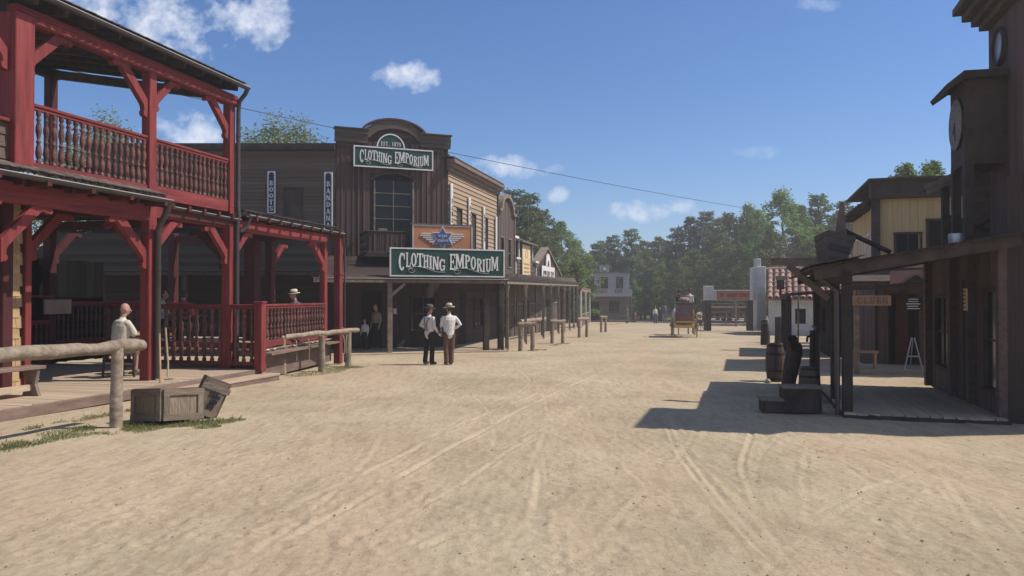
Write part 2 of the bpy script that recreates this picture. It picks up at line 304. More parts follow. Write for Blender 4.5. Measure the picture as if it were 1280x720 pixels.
# ------------------------------------------------------------------ ground
def sand_mat():
    m = bpy.data.materials.new('dusty_sand'); m.use_nodes = True; nt = m.node_tree; N = nt.nodes.new; L = nt.links.new
    b = nt.nodes['Principled BSDF']; b.inputs['Roughness'].default_value = .95; b.inputs['Specular IOR Level'].default_value = .1
    g = N('ShaderNodeNewGeometry')
    def nz(scale, vec=None, det=6, rough=.6, dist=0.0):
        n = N('ShaderNodeTexNoise'); n.inputs['Scale'].default_value = scale; n.inputs['Detail'].default_value = det; n.inputs['Roughness'].default_value = rough
        n.inputs['Distortion'].default_value = dist; L(vec or g.outputs['Position'], n.inputs['Vector']); return n.outputs[0]
    def ramp(v, stops):
        r = N('ShaderNodeValToRGB'); e = r.color_ramp.elements; e[0].position, e[0].color = stops[0][0], (*stops[0][1], 1); e[1].position, e[1].color = stops[-1][0], (*stops[-1][1], 1)
        for p, c in stops[1:-1]: q = e.new(p); q.color = (*c, 1)
        L(v, r.inputs[0]); return r.outputs[0]
    def mixc(f, a, b2, mode='MIX'):
        n = N('ShaderNodeMix'); n.data_type = 'RGBA'; n.blend_type = mode
        if isinstance(f, float): n.inputs['Factor'].default_value = f
        else: L(f, n.inputs['Factor'])
        L(a, n.inputs['A'])
        if isinstance(b2, tuple): n.inputs['B'].default_value = (*b2, 1)
        else: L(b2, n.inputs['B'])
        return n.outputs['Result']
    mp = N('ShaderNodeMapping'); mp.inputs['Rotation'].default_value = (0, 0, R(15)); mp.inputs['Scale'].default_value = (2.6, .55, 1); L(g.outputs['Position'], mp.inputs[0])
    base = ramp(nz(.33, det=7), [(.32, (.35, .282, .188)), (.5, (.432, .350, .236)), (.68, (.492, .405, .28))])
    pink = ramp(nz(.22, mp.outputs[0], 5), [(.45, (0, 0, 0)), (.68, (1, 1, 1))])
    pk = N('ShaderNodeMath'); pk.operation = 'MULTIPLY'; pk.inputs[1].default_value = .65; L(pink, pk.inputs[0]); base = mixc(pk.outputs[0], base, (.475, .345, .235))
    fine = ramp(nz(15, det=10, rough=.8), [(.32, (.70, .68, .66)), (.5, (1, 1, 1)), (.68, (1.12, 1.12, 1.12))])
    base = mixc(.75, base, fine, 'MULTIPLY')
    scuff = ramp(nz(3.2, mp.outputs[0], 8, .7, .6), [(.40, (.74, .72, .70)), (.52, (1, 1, 1))])
    base = mixc(.55, base, scuff, 'MULTIPLY')
    # trampled, darker crumbs of dung and damp soil
    crumbs = ramp(nz(34, det=3, rough=.5), [(.64, (0, 0, 0)), (.68, (1, 1, 1))])
    where = ramp(nz(.6, det=3), [(.46, (0, 0, 0)), (.6, (.8, .8, .8))])
    cr = mixc(1.0, crumbs, where, 'MULTIPLY')
    base = mixc(cr, base, (.22, .165, .11))
    ra = N('ShaderNodeAttribute'); ra.attribute_name = 'rut'; rm = N('ShaderNodeMath'); rm.operation = 'MULTIPLY'; rm.inputs[1].default_value = .42; L(ra.outputs['Fac'], rm.inputs[0])
    base = mixc(rm.outputs[0], base, (.54, .445, .305))
    L(base, b.inputs['Base Color'])
    # relief: hoof scuffs, ripples and grit
    h1 = nz(6.5, det=8, rough=.7, dist=.6); h2 = nz(42, det=8, rough=.75); h3 = nz(1.1, mp.outputs[0], 5)
    vo = N('ShaderNodeTexVoronoi'); vo.inputs['Scale'].default_value = 5.5; vo.feature = 'SMOOTH_F1'
    wv = N('ShaderNodeVectorMath'); wv.operation = 'ADD'; nn = N('ShaderNodeTexNoise'); nn.inputs['Scale'].default_value = 3; L(g.outputs['Position'], nn.inputs['Vector'])
    L(g.outputs['Position'], wv.inputs[0]); L(nn.outputs['Color'], wv.inputs[1]); L(wv.outputs[0], vo.inputs['Vector'])
    def mth(op, a, c):
        n = N('ShaderNodeMath'); n.operation = op
        for i, v in enumerate((a, c)):
            if isinstance(v, float): n.inputs[i].default_value = v
            else: L(v, n.inputs[i])
        return n.outputs[0]
    H = mth('ADD', mth('ADD', mth('MULTIPLY', h1, 1.0), mth('MULTIPLY', h2, .5)), mth('ADD', mth('MULTIPLY', vo.outputs['Distance'], .35), mth('MULTIPLY', h3, .8)))
    bp = N('ShaderNodeBump'); bp.inputs['Strength'].default_value = .55; bp.inputs['Distance'].default_value = .05
    L(H, bp.inputs['Height']); L(bp.outputs[0], b.inputs['Normal']); return m
sand = sand_mat()
def axis(lo, hi, fine_lo, fine_hi, step, grow=1.18):
    a = []; v = fine_lo
    while v < fine_hi: a.append(v); v += step
    s = step
    while v < hi: a.append(v); s *= grow; v += s
    a.append(hi); v = fine_lo; s = step; b = []
    while v > lo: s *= grow; v -= s; b.append(max(v, lo))
    return sorted(set(b)) + a
def relief(x, y):
    if abs(x) > 40 or y > 90 or y < -5: return 0
    k = 1.0 if y < 30 else max(0, 1 - (y-30)/60)
    p = Vector((x*.9, y*.45, 0)); q = Vector((x*2.3, y*1.9, 3.1)); r3 = Vector((x*5.2, y*5.2, 7.7))
    return k*(.018*noise.noise(p) + .009*noise.noise(q) + .004*noise.noise(r3)) - .012
def gp(px, py):                                              # a spot on the street, from the survey of the photograph
    Y = 1.65*960/(py-384); return ((px-640)/960*Y, Y)
def build_ground():
    import numpy as np
    ys0 = axis(-60, 700, 3.0, 8.5, .027, 1.0001)[:-1]; ys0 = [v for v in ys0 if 3.0 <= v < 8.5]; v = 8.5; st = .03
    while v < 26: ys0.append(v); st *= 1.012; v += st
    up = []; st2 = st
    while v < 700: up.append(v); st2 *= 1.16; v += st2
    low = []; v = 3.0; st2 = .05
    while v > -60: st2 *= 1.5; v -= st2; low.append(max(v, -60))
    ys = np.array(sorted(set(low)) + ys0 + up + [700.0]); xs = np.array(sorted(set([round(v, 4) for v in axis(-400, 400, -6.2, 7.2, .06)] + [round(-3.6 + .03*i, 4) for i in range(260)])))
    X, Yg = np.meshgrid(xs, ys); Z = np.array([[gz(x, y) + relief(x, y) for x in xs] for y in ys]); D = np.full(X.shape, 9.0); S = np.zeros(X.shape)
    def stamp(cx, cy, rad):
        i0, i1 = np.searchsorted(xs, cx-rad), np.searchsorted(xs, cx+rad); j0, j1 = np.searchsorted(ys, cy-rad), np.searchsorted(ys, cy+rad)
        return slice(j0, j1), slice(i0, i1)
    r = random.Random(21)
    lines = [[gp(*p) for p in s_] for s_ in (
        [(300, 700), (425, 640), (560, 560), (680, 497), (790, 448), (842, 427)], [(480, 660), (600, 590), (660, 545), (735, 505), (800, 470), (860, 440), (876, 426)],
        [(560, 615), (640, 560), (720, 512), (800, 472), (862, 438)], [(828, 515), (845, 562), (890, 620), (950, 690), (990, 719)], [(834, 512), (856, 562), (902, 620), (965, 690)], [(670, 560), (676, 600), (668, 640), (650, 700)], [(500, 560), (600, 520), (700, 480), (760, 452)],
        [(820, 600), (770, 650), (740, 690)], [(350, 640), (470, 585), (560, 540)], [(678, 560), (684, 600), (675, 650)], [(760, 560), (790, 590), (815, 610)], [(930, 500), (940, 540), (925, 580), (950, 640)], [(1000, 650), (1100, 600), (1250, 585)])]
    for k in range(60):                                   # fainter ruts, roughly along the street
        x0, y0 = r.uniform(-3.5, 4.5), r.uniform(3.2, 14); L_ = r.uniform(1.5, 9); a_ = R(r.gauss(16, 11)); c_ = r.uniform(-.05, .05); p = []
        for q in range(7): t = L_*q/6; p.append((x0 + math.sin(a_ + c_*t)*t, y0 + math.cos(a_ + c_*t)*t))
        lines.append(p)
    for n_, ln in enumerate(lines):
        pts = [Vector(p) for p in ln]; fine = []
        for i in range(len(pts)-1):
            k = max(2, int((pts[i+1]-pts[i]).length/.06)); fine += [pts[i].lerp(pts[i+1], j/k) for j in range(k)]
        for _ in range(60): fine = [fine[0]] + [(fine[i-1] + fine[i]*2 + fine[i+1])/4 for i in range(1, len(fine)-1)] + [fine[-1]]
        st_ = r.uniform(.8, 1.15) if n_ < 13 else r.uniform(.2, .6); w = r.uniform(.6, 1.1)
        for i, p in enumerate(fine):
            e = min(1, i/12, (len(fine)-1-i)/12)*st_*max(0, min(1, .75 + 1.3*noise.noise(Vector((p.x*.8, p.y*.8, n_)))))
            if e <= .03: continue
            sl = stamp(p.x, p.y, .24); d = np.hypot(X[sl]-p.x, Yg[sl]-p.y)/w; new = d < D[sl]; D[sl] = np.where(new, d, D[sl]); S[sl] = np.where(new, e, S[sl])
    groove = -.013*np.exp(-(D/.030)**2) + .010*np.exp(-((D-.066)/.022)**2); Z += groove*S
    for k in range(4200):                                 # boot and hoof marks
        y = 3.2 + 15*r.random()**1.5; x = r.uniform(-.68, .62)*y
        if x < -4.3 and y > 9: continue
        if noise.noise(Vector((x*.35, y*.25, 9))) < r.uniform(-.45, .25): continue
        rr = r.uniform(.04, .085); an = r.gauss(R(15), .6); el = r.uniform(1.0, 1.9); dp = r.uniform(.002, .009); sl = stamp(x, y, rr*2.4)
        dx, dy = X[sl]-x, Yg[sl]-y; u = (dx*math.cos(an) - dy*math.sin(an))/rr; v_ = (dx*math.sin(an) + dy*math.cos(an))/(rr*el); q = np.hypot(u, v_)
        Z[sl] += -dp*np.exp(-(q/.75)**4) + dp*.55*np.exp(-((q-1.15)/.3)**2)
    P = np.stack([X, Yg, Z], -1).reshape(-1, 3); n = len(xs); m_ = len(ys)
    idx = np.arange(n*m_).reshape(m_, n); F = np.stack([idx[:-1, :-1], idx[:-1, 1:], idx[1:, 1:], idx[1:, :-1]], -1).reshape(-1, 4)
    me = bpy.data.meshes.new('street_ground'); me.from_pydata(P.tolist(), [], F.tolist()); me.materials.append(sand)
    at = me.attributes.new('rut', 'FLOAT', 'POINT'); at.data.foreach_set('value', (np.exp(-(D/.055)**2)*S).reshape(-1).astype('f'))
    me.polygons.foreach_set('use_smooth', [True]*len(F))
    o = bpy.data.objects.new('ground', me); col.objects.link(o); reg(o, I4, None); tag(o, 'pale trampled sand of the wide dirt street', kind='structure')
build_ground()
def scatter_pebbles():
    m = MB()
    for _ in range(1500):
        y = 3.2 + 14*rng.random()**1.6; x = rng.uniform(-.75, .75)*y + rng.uniform(-.5, .5); r = rng.uniform(.004, .011)*(1.6 if rng.random() < .04 else 1)
        if x < -3 and y > 9: continue
        z = gz(x, y) + relief(x, y); a = rng.random()*6.28; pts = []
        for k in range(5): pts.append((x + r*1.5*math.cos(a+k*1.257)*rng.uniform(.7, 1.3), y + r*1.2*math.sin(a+k*1.257)*rng.uniform(.7, 1.3), z - .003))
        m.add(pts + [(x + r*.2, y, z + r*.8)], [(0,1,5), (1,2,5), (2,3,5), (3,4,5), (4,0,5)])
    tag(m.build('gravel', mat('clod', (.17, .13, .09), (.33, .26, .18), .95, (5, 5, 5), .3, .2)), 'small clods and pebbles scattered on the near sand', kind='stuff')
scatter_pebbles()
def grass_patch(name, label, areas, n):
    m = MB()
    for _ in range(n):
        cx, cy, rx, ry, ang = rng.choice(areas); a = rng.random()*6.283; q = rng.random()**.6; u, v = rx*q*math.cos(a), ry*q*math.sin(a)
        c, s = math.cos(R(ang)), math.sin(R(ang)); x = cx + u*c - v*s; y = cy + u*s + v*c
        if noise.noise(Vector((x*2.1, y*2.1, 5))) < -.12 + rng.uniform(-.12, .12): continue
        z = gz(x, y) + relief(x, y); h = rng.uniform(.010, .036)*(1.0 + (rng.random() < .08)); w = rng.uniform(.004, .008); t = rng.random()*6.28; lx, ly = math.cos(t)*h*.7, math.sin(t)*h*.7
        m.add([(x - w*math.sin(t), y + w*math.cos(t), z - .01), (x + w*math.sin(t), y - w*math.cos(t), z - .01), (x + lx*.5 + w*.5*math.sin(t), y + ly*.5, z + h*.75), (x + lx, y + ly, z + h)], [(0, 1, 2), (0, 2, 3)])
    tag(m.build(name, grass_l), label, 'grass', kind='stuff')
grass_patch('grass', 'thin trodden grass along the boardwalk and around the crates and posts',
            [(-5.75, 9.9, 1.7, .30, 68), (-5.5, 10.6, .5, .25, 20), (-4.9, 10.75, .8, .45, 35), (-4.5, 10.7, .45, .3, 0), (-5.6, 10.3, .8, .5, 60), (-5.1, 10.4, .5, .35, 80), (-6.35, 11.4, 1.4, .14, 76), (-4.35, 11.1, .5, .22, 40), (-4.95, 19.3, 1.3, .45, 70), (-4.6, 21.0, .7, .4, 60), (-6.0, 9.0, .9, .25, 70), (-5.2, 11.8, .5, .12, 60)], 17000)
grass_patch('grass', 'strip of short grass beyond the street, beside the far shop', [(12, 80, 6, 1.4, 10), (9.5, 74, 2.5, .8, 60), (17.5, 57.5, 4, 1.5, 0), (2.2, 34.5, 1.4, .3, 70), (1.0, 29.6, .8, .3, 70), (20, 70, 9, 3, 0)], 5000)

# ------------------------------------------------------------------ shared builders for buildings
def cut(x0, x1, z, ops):
    segs = [(x0, x1)]
    for (a, b, c, d) in ops:
        if not (c < z < d): continue
        ns = []
        for (s, e) in segs:
            if b <= s or a >= e: ns.append((s, e)); continue
            if a > s: ns.append((s, a))
            if b < e: ns.append((b, e))
        segs = ns
    return [q for q in segs if q[1] - q[0] > .03]
def siding(parent, F, m, x0, x1, z0, z1, y, pitch, ops=(), th=.022, name='siding_board', tilt=6.5):
    n = max(1, round((z1-z0)/pitch)); p = (z1-z0)/n
    for i in range(n):
        z = z0 + (i+.5)*p
        for a, b in cut(x0, x1, z, ops):
            piece(name, m, parent, F, ((a+b)/2, y, z), (b-a, th, p*1.08), RX(-tilt))
def planks_v(parent, F, m, x0, x1, zf, y, w, ops=(), th=.024, name='wall_board', batten=None, z1f=None):
    n = max(1, round((x1-x0)/w)); w = (x1-x0)/n
    for i in range(n):
        x = x0 + (i+.5)*w; top = z1f(x) if z1f else zf[1]; segs = [(zf[0], top)]
        for (a, b, c, d) in ops:
            if not (a < x < b): continue
            ns = []
            for s, e in segs:
                if d <= s or c >= e: ns.append((s, e)); continue
                if c > s: ns.append((s, c))
                if d < e: ns.append((d, e))
            segs = ns
        for s, e in segs:
            if e-s < .04: continue
            piece(name, m, parent, F, (x, y + rng.uniform(-.006, .006), (s+e)/2), (e-s, th, w*.965), RY(90))
            if batten and i: piece('batten', batten, parent, F, (x-w/2, y-.022, (s+e)/2), (e-s, .022, .05), RY(90))
def window(parent, F, x, z, w, h, y, frame_m, nx=2, nz=2, fw=.06, depth=.08, arch=0.0, pane_m=None):
    m = MB(); a, b, c, d = x-w/2, x+w/2, z-h/2, z+h/2
    for (p, q) in (((a, c), (a, d)), ((b, c), (b, d))): m.beam((p[0], y, p[1]), (q[0], y, q[1]), fw, depth, (0, 1, 0))
    m.box((x, y-.01, c), (w+fw*1.6, depth*1.5, fw)); m.box((x, y-.005, d), (w+fw*1.3, depth*1.2, fw))
    for i in range(1, nx): m.box((a + w*i/nx, y+.02, z), (.03, .03, h-fw))
    for i in range(1, nz): m.box((x, y+.022, c + h*i/nz), (w-fw, .028, .03))
    fo = m.build('window', frame_m, parent, F)
    iw, ih = w/nx, h/nz
    for i in range(nx):
        for j in range(nz):
            MB().box((a + iw*(i+.5), y+.03, c + ih*(j+.5)), (iw-.012, .008, ih-.012)).build('pane', pane_m or glass, fo, F)
    return fo
BAL = {}
def baluster_mesh(h, r, m):
    k = (round(h, 3), round(r, 3), m.name)
    if k not in BAL:
        prof = [(.8, 0), (.8, .05), (.45, .07), (.75, .10), (1, .20), (.85, .30), (.5, .38), (.78, .405), (.78, .43), (.48, .455), (.62, .52), (.95, .62), (.9, .70), (.5, .80), (.75, .83), (.75, .86), (.45, .89), (.8, .93), (.8, 1)]
        b = MB(); b.lathe([(q*r, z*h) for q, z in prof], 8); BAL[k] = b.mesh('baluster', m)
    return BAL[k]
def railing(parent, F, p0, p1, z0, z1, spacing=.125, r=.032, mtop=red_h, mbal=baluster_m, lower=.09, th=.10, bottom_m=None):
    p0, p1 = Vector((*p0, 0)), Vector((*p1, 0)); d = p1-p0; n = max(2, round(d.length/spacing))
    m = MB(); m.beam(p0 + Vector((0, 0, z1-.03)), p1 + Vector((0, 0, z1-.03)), th, .06, ch=.015); m.beam(p0 + Vector((0, 0, z1-.085)), p1 + Vector((0, 0, z1-.085)), th*.6, .05, ch=.01)
    m.build('handrail', mtop, parent, F)
    m = MB(); m.beam(p0 + Vector((0, 0, z0+lower/2)), p1 + Vector((0, 0, z0+lower/2)), th*.75, lower, ch=.01); m.build('bottom_rail', bottom_m or mtop, parent, F)
    h = z1-.11-(z0+lower); me = baluster_mesh(h, r, mbal)
    for i in range(n):
        q = p0 + d*((i+.5)/n); place('baluster', me, F @ Matrix.Translation((q.x, q.y, z0+lower)) @ RZ(rng.uniform(0, 45)) @ RX(rng.uniform(-.4, .4)), parent)
def brace(parent, F, x, y, ztop, dirx, m, size=.85, w=.11, th=.14, axis_='x'):
    s = size; t = th      # diagonal with rounded scroll feet, in the plane of the beam
    def arc(cx, cz, r, a0, a1, n=5): return [(cx + r*math.cos(R(a0+(a1-a0)*i/n)), cz + r*math.sin(R(a0+(a1-a0)*i/n))) for i in range(n+1)]
    poly = [(0, -s), (0, -s+.02)] + [(0.0, -s*.62), (s*.60, 0.0)] + [(s, 0)] + arc(s-.03, -.06, .055, 70, -80) + [(s*.80, -.07), (s*.80-.03, -.10)]
    poly += [(.13, -s*.72), (.10, -s*.78)] + arc(.055, -s*.92, .065, 60, -100)
    poly = [(x + p[0]*dirx, ztop + p[1]) for p in poly] if axis_ == 'x' else [(y + p[0]*dirx, ztop + p[1]) for p in poly]
    b = MB()
    if axis_ == 'x': b.prism(poly, y-w/2, y+w/2, 'y')
    else: b.prism(poly, x-w/2, x+w/2, 'x')
    return b.build('brace', m, parent, F)
def post(parent, F, x, y, z0, z1, w, m, d=None, ch=.012, name='post'):
    return MB().box((x, y, (z0+z1)/2), (w, d or w, z1-z0), None, ch).build(name, m, parent, F)
def gutter(parent, F, p0, p1, r=.06):
    m = MB(); a, b = Vector(p0), Vector(p1); d = (b-a).normalized(); s = Vector((0, 0, 1)).cross(d); n = 6
    ring = [(math.cos(math.pi + math.pi*i/n)*r, math.sin(math.pi + math.pi*i/n)*r) for i in range(n+1)]; ring2 = [(u*.88, v*.88) for u, v in ring[::-1]]
    pr = ring + ring2; P = [q + s*u + Vector((0, 0, v)) for q in (a, b) for u, v in pr]; k = len(pr)
    m.add(P, [(i, (i+1) % k, (i+1) % k + k, i+k) for i in range(k)] + [tuple(range(k))[::-1], tuple(range(k, 2*k))])
    o = m.build('gutter', gut_m, parent, F)
    MB().tube([a - s*r + Vector((0, 0, .004)), b - s*r + Vector((0, 0, .004))], .011, 6).build('gutter_lip', cap_m, o, F)
    return o
def downpipe(parent, F, pts, r=.055):
    m = MB(); m.tube(pts, r, 10); o = m.build('downpipe', gut_m, parent, F)
    for i in range(len(pts)-1):
        a, b = Vector(pts[i]), Vector(pts[i+1])
        if abs(a.z-b.z) > 1.5:
            for t in (.25, .7): q = a.lerp(b, t); MB().lathe([(r*1.18, -.02), (r*1.18, .02)], 10, q).build('pipe_clip', gut_m, o, F)
    return o
_sh = {}
def shingle_roof(parent, F, x0, x1, ya, za, yb, zb, m, course=.16, w=.15, name='shingle'):
    key = (m.name, w, course)
    if key not in _sh:
        L = []
        for v in range(4):
            r = random.Random(v); b = MB(); t0, t1 = .016, .006; e = r.uniform(-.02, .02); ww = w*r.uniform(.86, .98)/2
            b.add([(-ww, -course*.62+e, 0), (ww, -course*.62-e, 0), (ww, course*.62, 0), (-ww, course*.62, 0), (-ww, -course*.62+e, t0), (ww, -course*.62-e, t0*r.uniform(.8, 1.3)), (ww, course*.62, t1), (-ww, course*.62, t1)],
                  [(0,3,2,1), (4,5,6,7), (0,1,5,4), (2,3,7,6), (0,4,7,3), (1,2,6,5)]); L.append(b.mesh('shingle', m))
        _sh[key] = L
    dy, dz = yb-ya, zb-za; ln = math.hypot(dy, dz); ang = math.atan2(dz, dy); n = max(1, int(ln/course)); k = max(1, int((x1-x0)/w))
    for j in range(n):
        t = (j+.5)/n
        for i in range(k):
            x = x0 + (i+.5 + (.5 if j % 2 else 0))*(x1-x0)/k
            if x > x1: continue
            place(name, rng.choice(_sh[key]), F @ Matrix.Translation((x, ya+dy*t, za+dz*t+.012)) @ Matrix.Rotation(ang + R(3) + rng.uniform(-.015, .03), 4, 'X') @ RZ(rng.uniform(-2, 2)), parent)

# ------------------------------------------------------------------ red two-storey veranda
FP = FR(-7.2, 15.2, 0, 75.3)
def veranda():
    rt = thing('red_veranda', 'two-storey red timber veranda with turned balusters and black gutters', 'building', FR(-7.2, 15.2, gz(0, 15), 75.3))
    D = 5.07
    # ground storey: deck of loose planks on a timber edge, raised floor behind
    n = 0; x = -8.0
    deck = MB().box((-2.6, 2.2, -.10), (10.6, 5.6, .14)).build('deck_frame', edge_w, rt, FP)
    while x < 2.62:
        w = rng.uniform(.17, .2); piece('deck_plank', deck_w, rt, FP, (x+w/2, 2.2+rng.uniform(-.008, .008), .0+rng.uniform(-.003, .003)), (5.96, .04, w-.006), Matrix.Rotation(R(90), 4, 'Z') @ RX(90)); x += w
    MB().box((-2.7, -.81, -.07), (10.6, .05, .175), None, .008).build('deck_edge', edge_w, rt, FP)
    MB().box((-2.7, -.765, -.21), (10.6, .03, .12)).build('deck_skirt', edge_w, rt, FP)
    stp = MB().box((1.15, -1.02, -.10), (3.3, .42, .05), None, .006).build('step_tread', deck_w, rt, FP)
    MB().box((1.15, -1.19, -.22), (3.26, .05, .19)).build('step_riser', edge_w, rt, FP)
    # raised floor (x 2.7 .. 7.4)
    poly = [(2.62, -.86), (7.5, 0.0), (7.5, 5.0), (2.62, 5.0)]
    MB().prism(poly, .34, .43, 'z').build('raised_floor', edge_w, rt, FP)
    a0, a1 = (2.60, -.92, 0), (7.55, -.05, 0)
    m = MB(); m.beam((2.62, -.98, .36), (7.6, -.13, .36), .26, .05); m.build('ledge_board', edge_w, rt, FP)
    m = MB(); m.beam((2.62, -.84, .05), (7.55, .03, .05), .04, .50); m.build('floor_skirt', edge_w, rt, FP)
    x = 2.68
    while x < 7.4:
        y0 = -.86 + (x-2.62)*.172; piece('floor_plank', deck_w, rt, FP, (x+.09, (y0+5)/2, .445), (5-y0, .03, .17), Matrix.Rotation(R(90), 4, 'Z') @ RX(90)); x += .182
    # ground posts
    PB = [(-0.0, 0, 0), (2.6, 0, 0)]
    for (px_, py_) in ((0, 0), (2.6, 0)):
        post(rt, FP, px_, py_, .02, 3.72, .22, red)
    post(rt, FP, 7.1, .02, .45, 3.25, .17, red); post(rt, FP, 7.62, -.18, gz(0, 22), 3.5, .2, red)
    MB().box((7.62, -.18, 2.35), (.25, .25, .06), None, .01).build('post_collar', red, rt, FP); MB().box((7.62, -.18, .75), (.26, .26, .07), None, .01).build('post_collar', red, rt, FP)
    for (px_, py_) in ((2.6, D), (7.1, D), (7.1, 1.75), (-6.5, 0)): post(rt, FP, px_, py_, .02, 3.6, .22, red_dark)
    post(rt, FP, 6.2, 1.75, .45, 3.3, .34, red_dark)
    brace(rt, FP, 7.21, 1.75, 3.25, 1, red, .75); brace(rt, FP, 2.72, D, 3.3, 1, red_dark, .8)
    # newel with the two ground-floor railings
    nw = MB().box((2.54, -.87, .76), (.2, .2, 1.54), None, .012).build('newel_post', red, rt, FP)
    MB().box((2.54, -.87, 1.545), (.23, .23, .05), None, .012).build('newel_cap', red, nw, FP)
    railing(rt, FP, (2.54, -.76), (2.54, 3.4), .10, 1.50, .205, .060)
    railing(rt, FP, (2.62, -.84), (7.02, -.02), .50, 1.50, .22, .056, lower=.15)
    MB().box((2.9, 2.0, .52), (.06, 5.6, .17)).build('floor_edge_board', red_h, rt, FP)
    railing(rt, FP, (2.7, D-.1), (7.0, D-.1), .5, 1.55, .15, .035); railing(rt, FP, (-1.9, D-.1), (2.5, D-.1), .02, 1.1, .15, .035)
    MB().box((.3, D-.1, 1.68), (4.6, .08, .05)).build('back_shelf', red_h, rt, FP)
    # ground-storey beams
    m = MB(); m.box((-3.4, 0, 3.33), (7.0, .2, .34), None, .015); m.build('ground_beam', red_h, rt, FP)
    m = MB(); m.box((1.3, 0.02, 3.36), (2.4, .17, .22), None, .01); m.build('ground_beam', red_h, rt, FP)
    m = MB(); m.box((4.9, 0.0, 3.34), (4.45, .17, .26), None, .012); m.build('ground_beam', red_h, rt, FP)
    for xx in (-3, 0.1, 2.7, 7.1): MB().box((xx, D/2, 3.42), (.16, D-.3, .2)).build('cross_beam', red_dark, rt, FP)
    brace(rt, FP, -.11, 0, 3.16, -1, red, .95); brace(rt, FP, .11, 0, 3.22, 1, red, .8); brace(rt, FP, 2.49, 0, 3.22, -1, red, .8); brace(rt, FP, 2.71, 0, 3.2, 1, red, .75)
    brace(rt, FP, 7.02, 0, 3.2, -1, red, .8); brace(rt, FP, 0, .11, 3.16, 1, red, .9, axis_='y'); brace(rt, FP, 2.6, .11, 3.2, 1, red_dark, .9, axis_='y')
    brace(rt, FP, -3.3, 0, 3.16, 1, red, .1 + .85); post(rt, FP, -3.42, .0, 3.1, 3.18, .2, red)
    # upper floor and its railings, between A (-3) and C (2.6)
    for i in range(34):
        piece('ceiling_board', dark_b, rt, FP, (-6.4 + i*.27 + .13, D/2+.1, 3.57), (D+.1, .03, .262), Matrix.Rotation(R(90), 4, 'Z') @ RX(90))
    MB().box((-2.0, D/2+.12, 3.64), (9.3, D+.1, .09)).build('upper_floor', dark_w, rt, FP)
    MB().box((1.33, -.01, 3.74), (2.75, .10, .24), None, .01).build('upper_sill', red_h, rt, FP)
    for i in range(15): MB().box((-4.6 + i*.5, -.02, 3.5), (.08, .5, .12)).build('joist_end', red_dark, rt, FP)
    post(rt, FP, -3.0, 0, 3.7, 6.2, .36, red); post(rt, FP, .0, 0, 3.72, 6.12, .2, red); post(rt, FP, 2.6, 0, 3.72, 6.12, .2, red)
    post(rt, FP, 2.6, D, 3.7, 7.3, .22, red_dark); post(rt, FP, -3, D, 3.7, 7.3, .3, red_dark)
    railing(rt, FP, (-2.82, -.02), (-.10, -.02), 3.78, 4.84, .15, .052); railing(rt, FP, (.10, -.02), (2.5, -.02), 3.80, 4.84, .15, .052)
    railing(rt, FP, (2.6, .1), (2.6, D-.1), 3.78, 4.84, .15, .035); railing(rt, FP, (-2.8, D), (2.5, D), 3.78, 4.84, .15, .035)
    MB().box((-.15, 0, 6.23), (5.9, .2, .25), None, .012).build('upper_beam', red_h, rt, FP)
    MB().box((-.15, -.105, 6.27), (5.88, .03, .07), None, .008).build('beam_moulding', red_h, rt, FP)
    MB().box((-.15, D, 7.22), (5.9, .18, .25)).build('back_beam', dark_w, rt, FP)
    for xx in (-3, 2.6): MB().beam((xx, .1, 6.32), (xx, D, 7.2), .16, .2).build('cross_beam', dark_w, rt, FP)
    brace(rt, FP, -2.82, 0, 6.1, 1, red, .85); brace(rt, FP, -.10, 0, 6.1, -1, red, .9); brace(rt, FP, .10, 0, 6.1, 1, red, .72); brace(rt, FP, 2.5, 0, 6.1, -1, red, .8)
    brace(rt, FP, -3.2, 0, 6.1, -1, red, .85)
    # upper roof: rafters, boards and shingle edge
    for i in range(11): MB().beam((-3.45 + i*.6, -.24, 6.47), (-3.45 + i*.6, D+.4, 7.48), .08, .13).build('rafter', dark_w, rt, FP)
    rf = MB().beam((-.6, -.34, 6.57), (-.6, D+.5, 7.62), 6.6, .05, up=(0, 0, 1)).build('roof_deck', dark_w, rt, FP)
    shingle_roof(rt, FP, -3.9, 2.7, -.40, 6.585, .12, 6.685, shingle_m, .17, .17)
    gutter(rt, FP, (-3.9, -.42, 6.50), (2.72, -.42, 6.50), .06)
    downpipe(rt, FP, [(2.68, -.42, 6.46), (2.69, -.36, 6.36), (2.72, -.18, 6.2), (2.72, -.16, 5.95), (2.72, -.16, 3.75), (2.70, -.2, 3.55), (2.68, -.17, 3.35), (2.68, -.17, .06)], .05)
    # near upper half wall of brown boards
    siding(rt, FP, siding_b, -7.5, -3.16, 3.85, 4.42, -.02, .19); MB().box((-5.3, .06, 4.1), (4.3, .1, .7)).build('half_wall', dark_w, rt, FP)
    MB().box((-5.3, -.02, 4.45), (4.35, .16, .06), None, .01).build('wall_cap', red_h, rt, FP)
    # lower shed roof in front of A..B
    MB().beam((-3.75, -.44, 3.63), (-3.75, .25, 3.86), 7.4, .04).build('shed_roof_deck', dark_w, rt, FP)
    shingle_roof(rt, FP, -5.6, -.06, -.46, 3.65, .10, 3.84, shingle_m, .17, .17)
    gutter(rt, FP, (-7.4, -.53, 3.55), (-.02, -.53, 3.55), .065)
    for i in range(7): MB().box((-5.6 + i*.9, -.3, 3.5), (.09, .55, .13)).build('joist_end', red_dark, rt, FP)
    downpipe(rt, FP, [(-.07, -.53, 3.5), (-.06, -.5, 3.38), (.02, -.28, 3.14), (.05, -.18, 2.98), (.05, -.18, .05)], .06)
    gutter(rt, FP, (.34, -.16, 3.50), (2.78, -.16, 3.46), .055)
    MB().box((1.5, -.11, 3.4), (2.3, .03, .2)).build('fascia_board', red_dark, rt, FP)
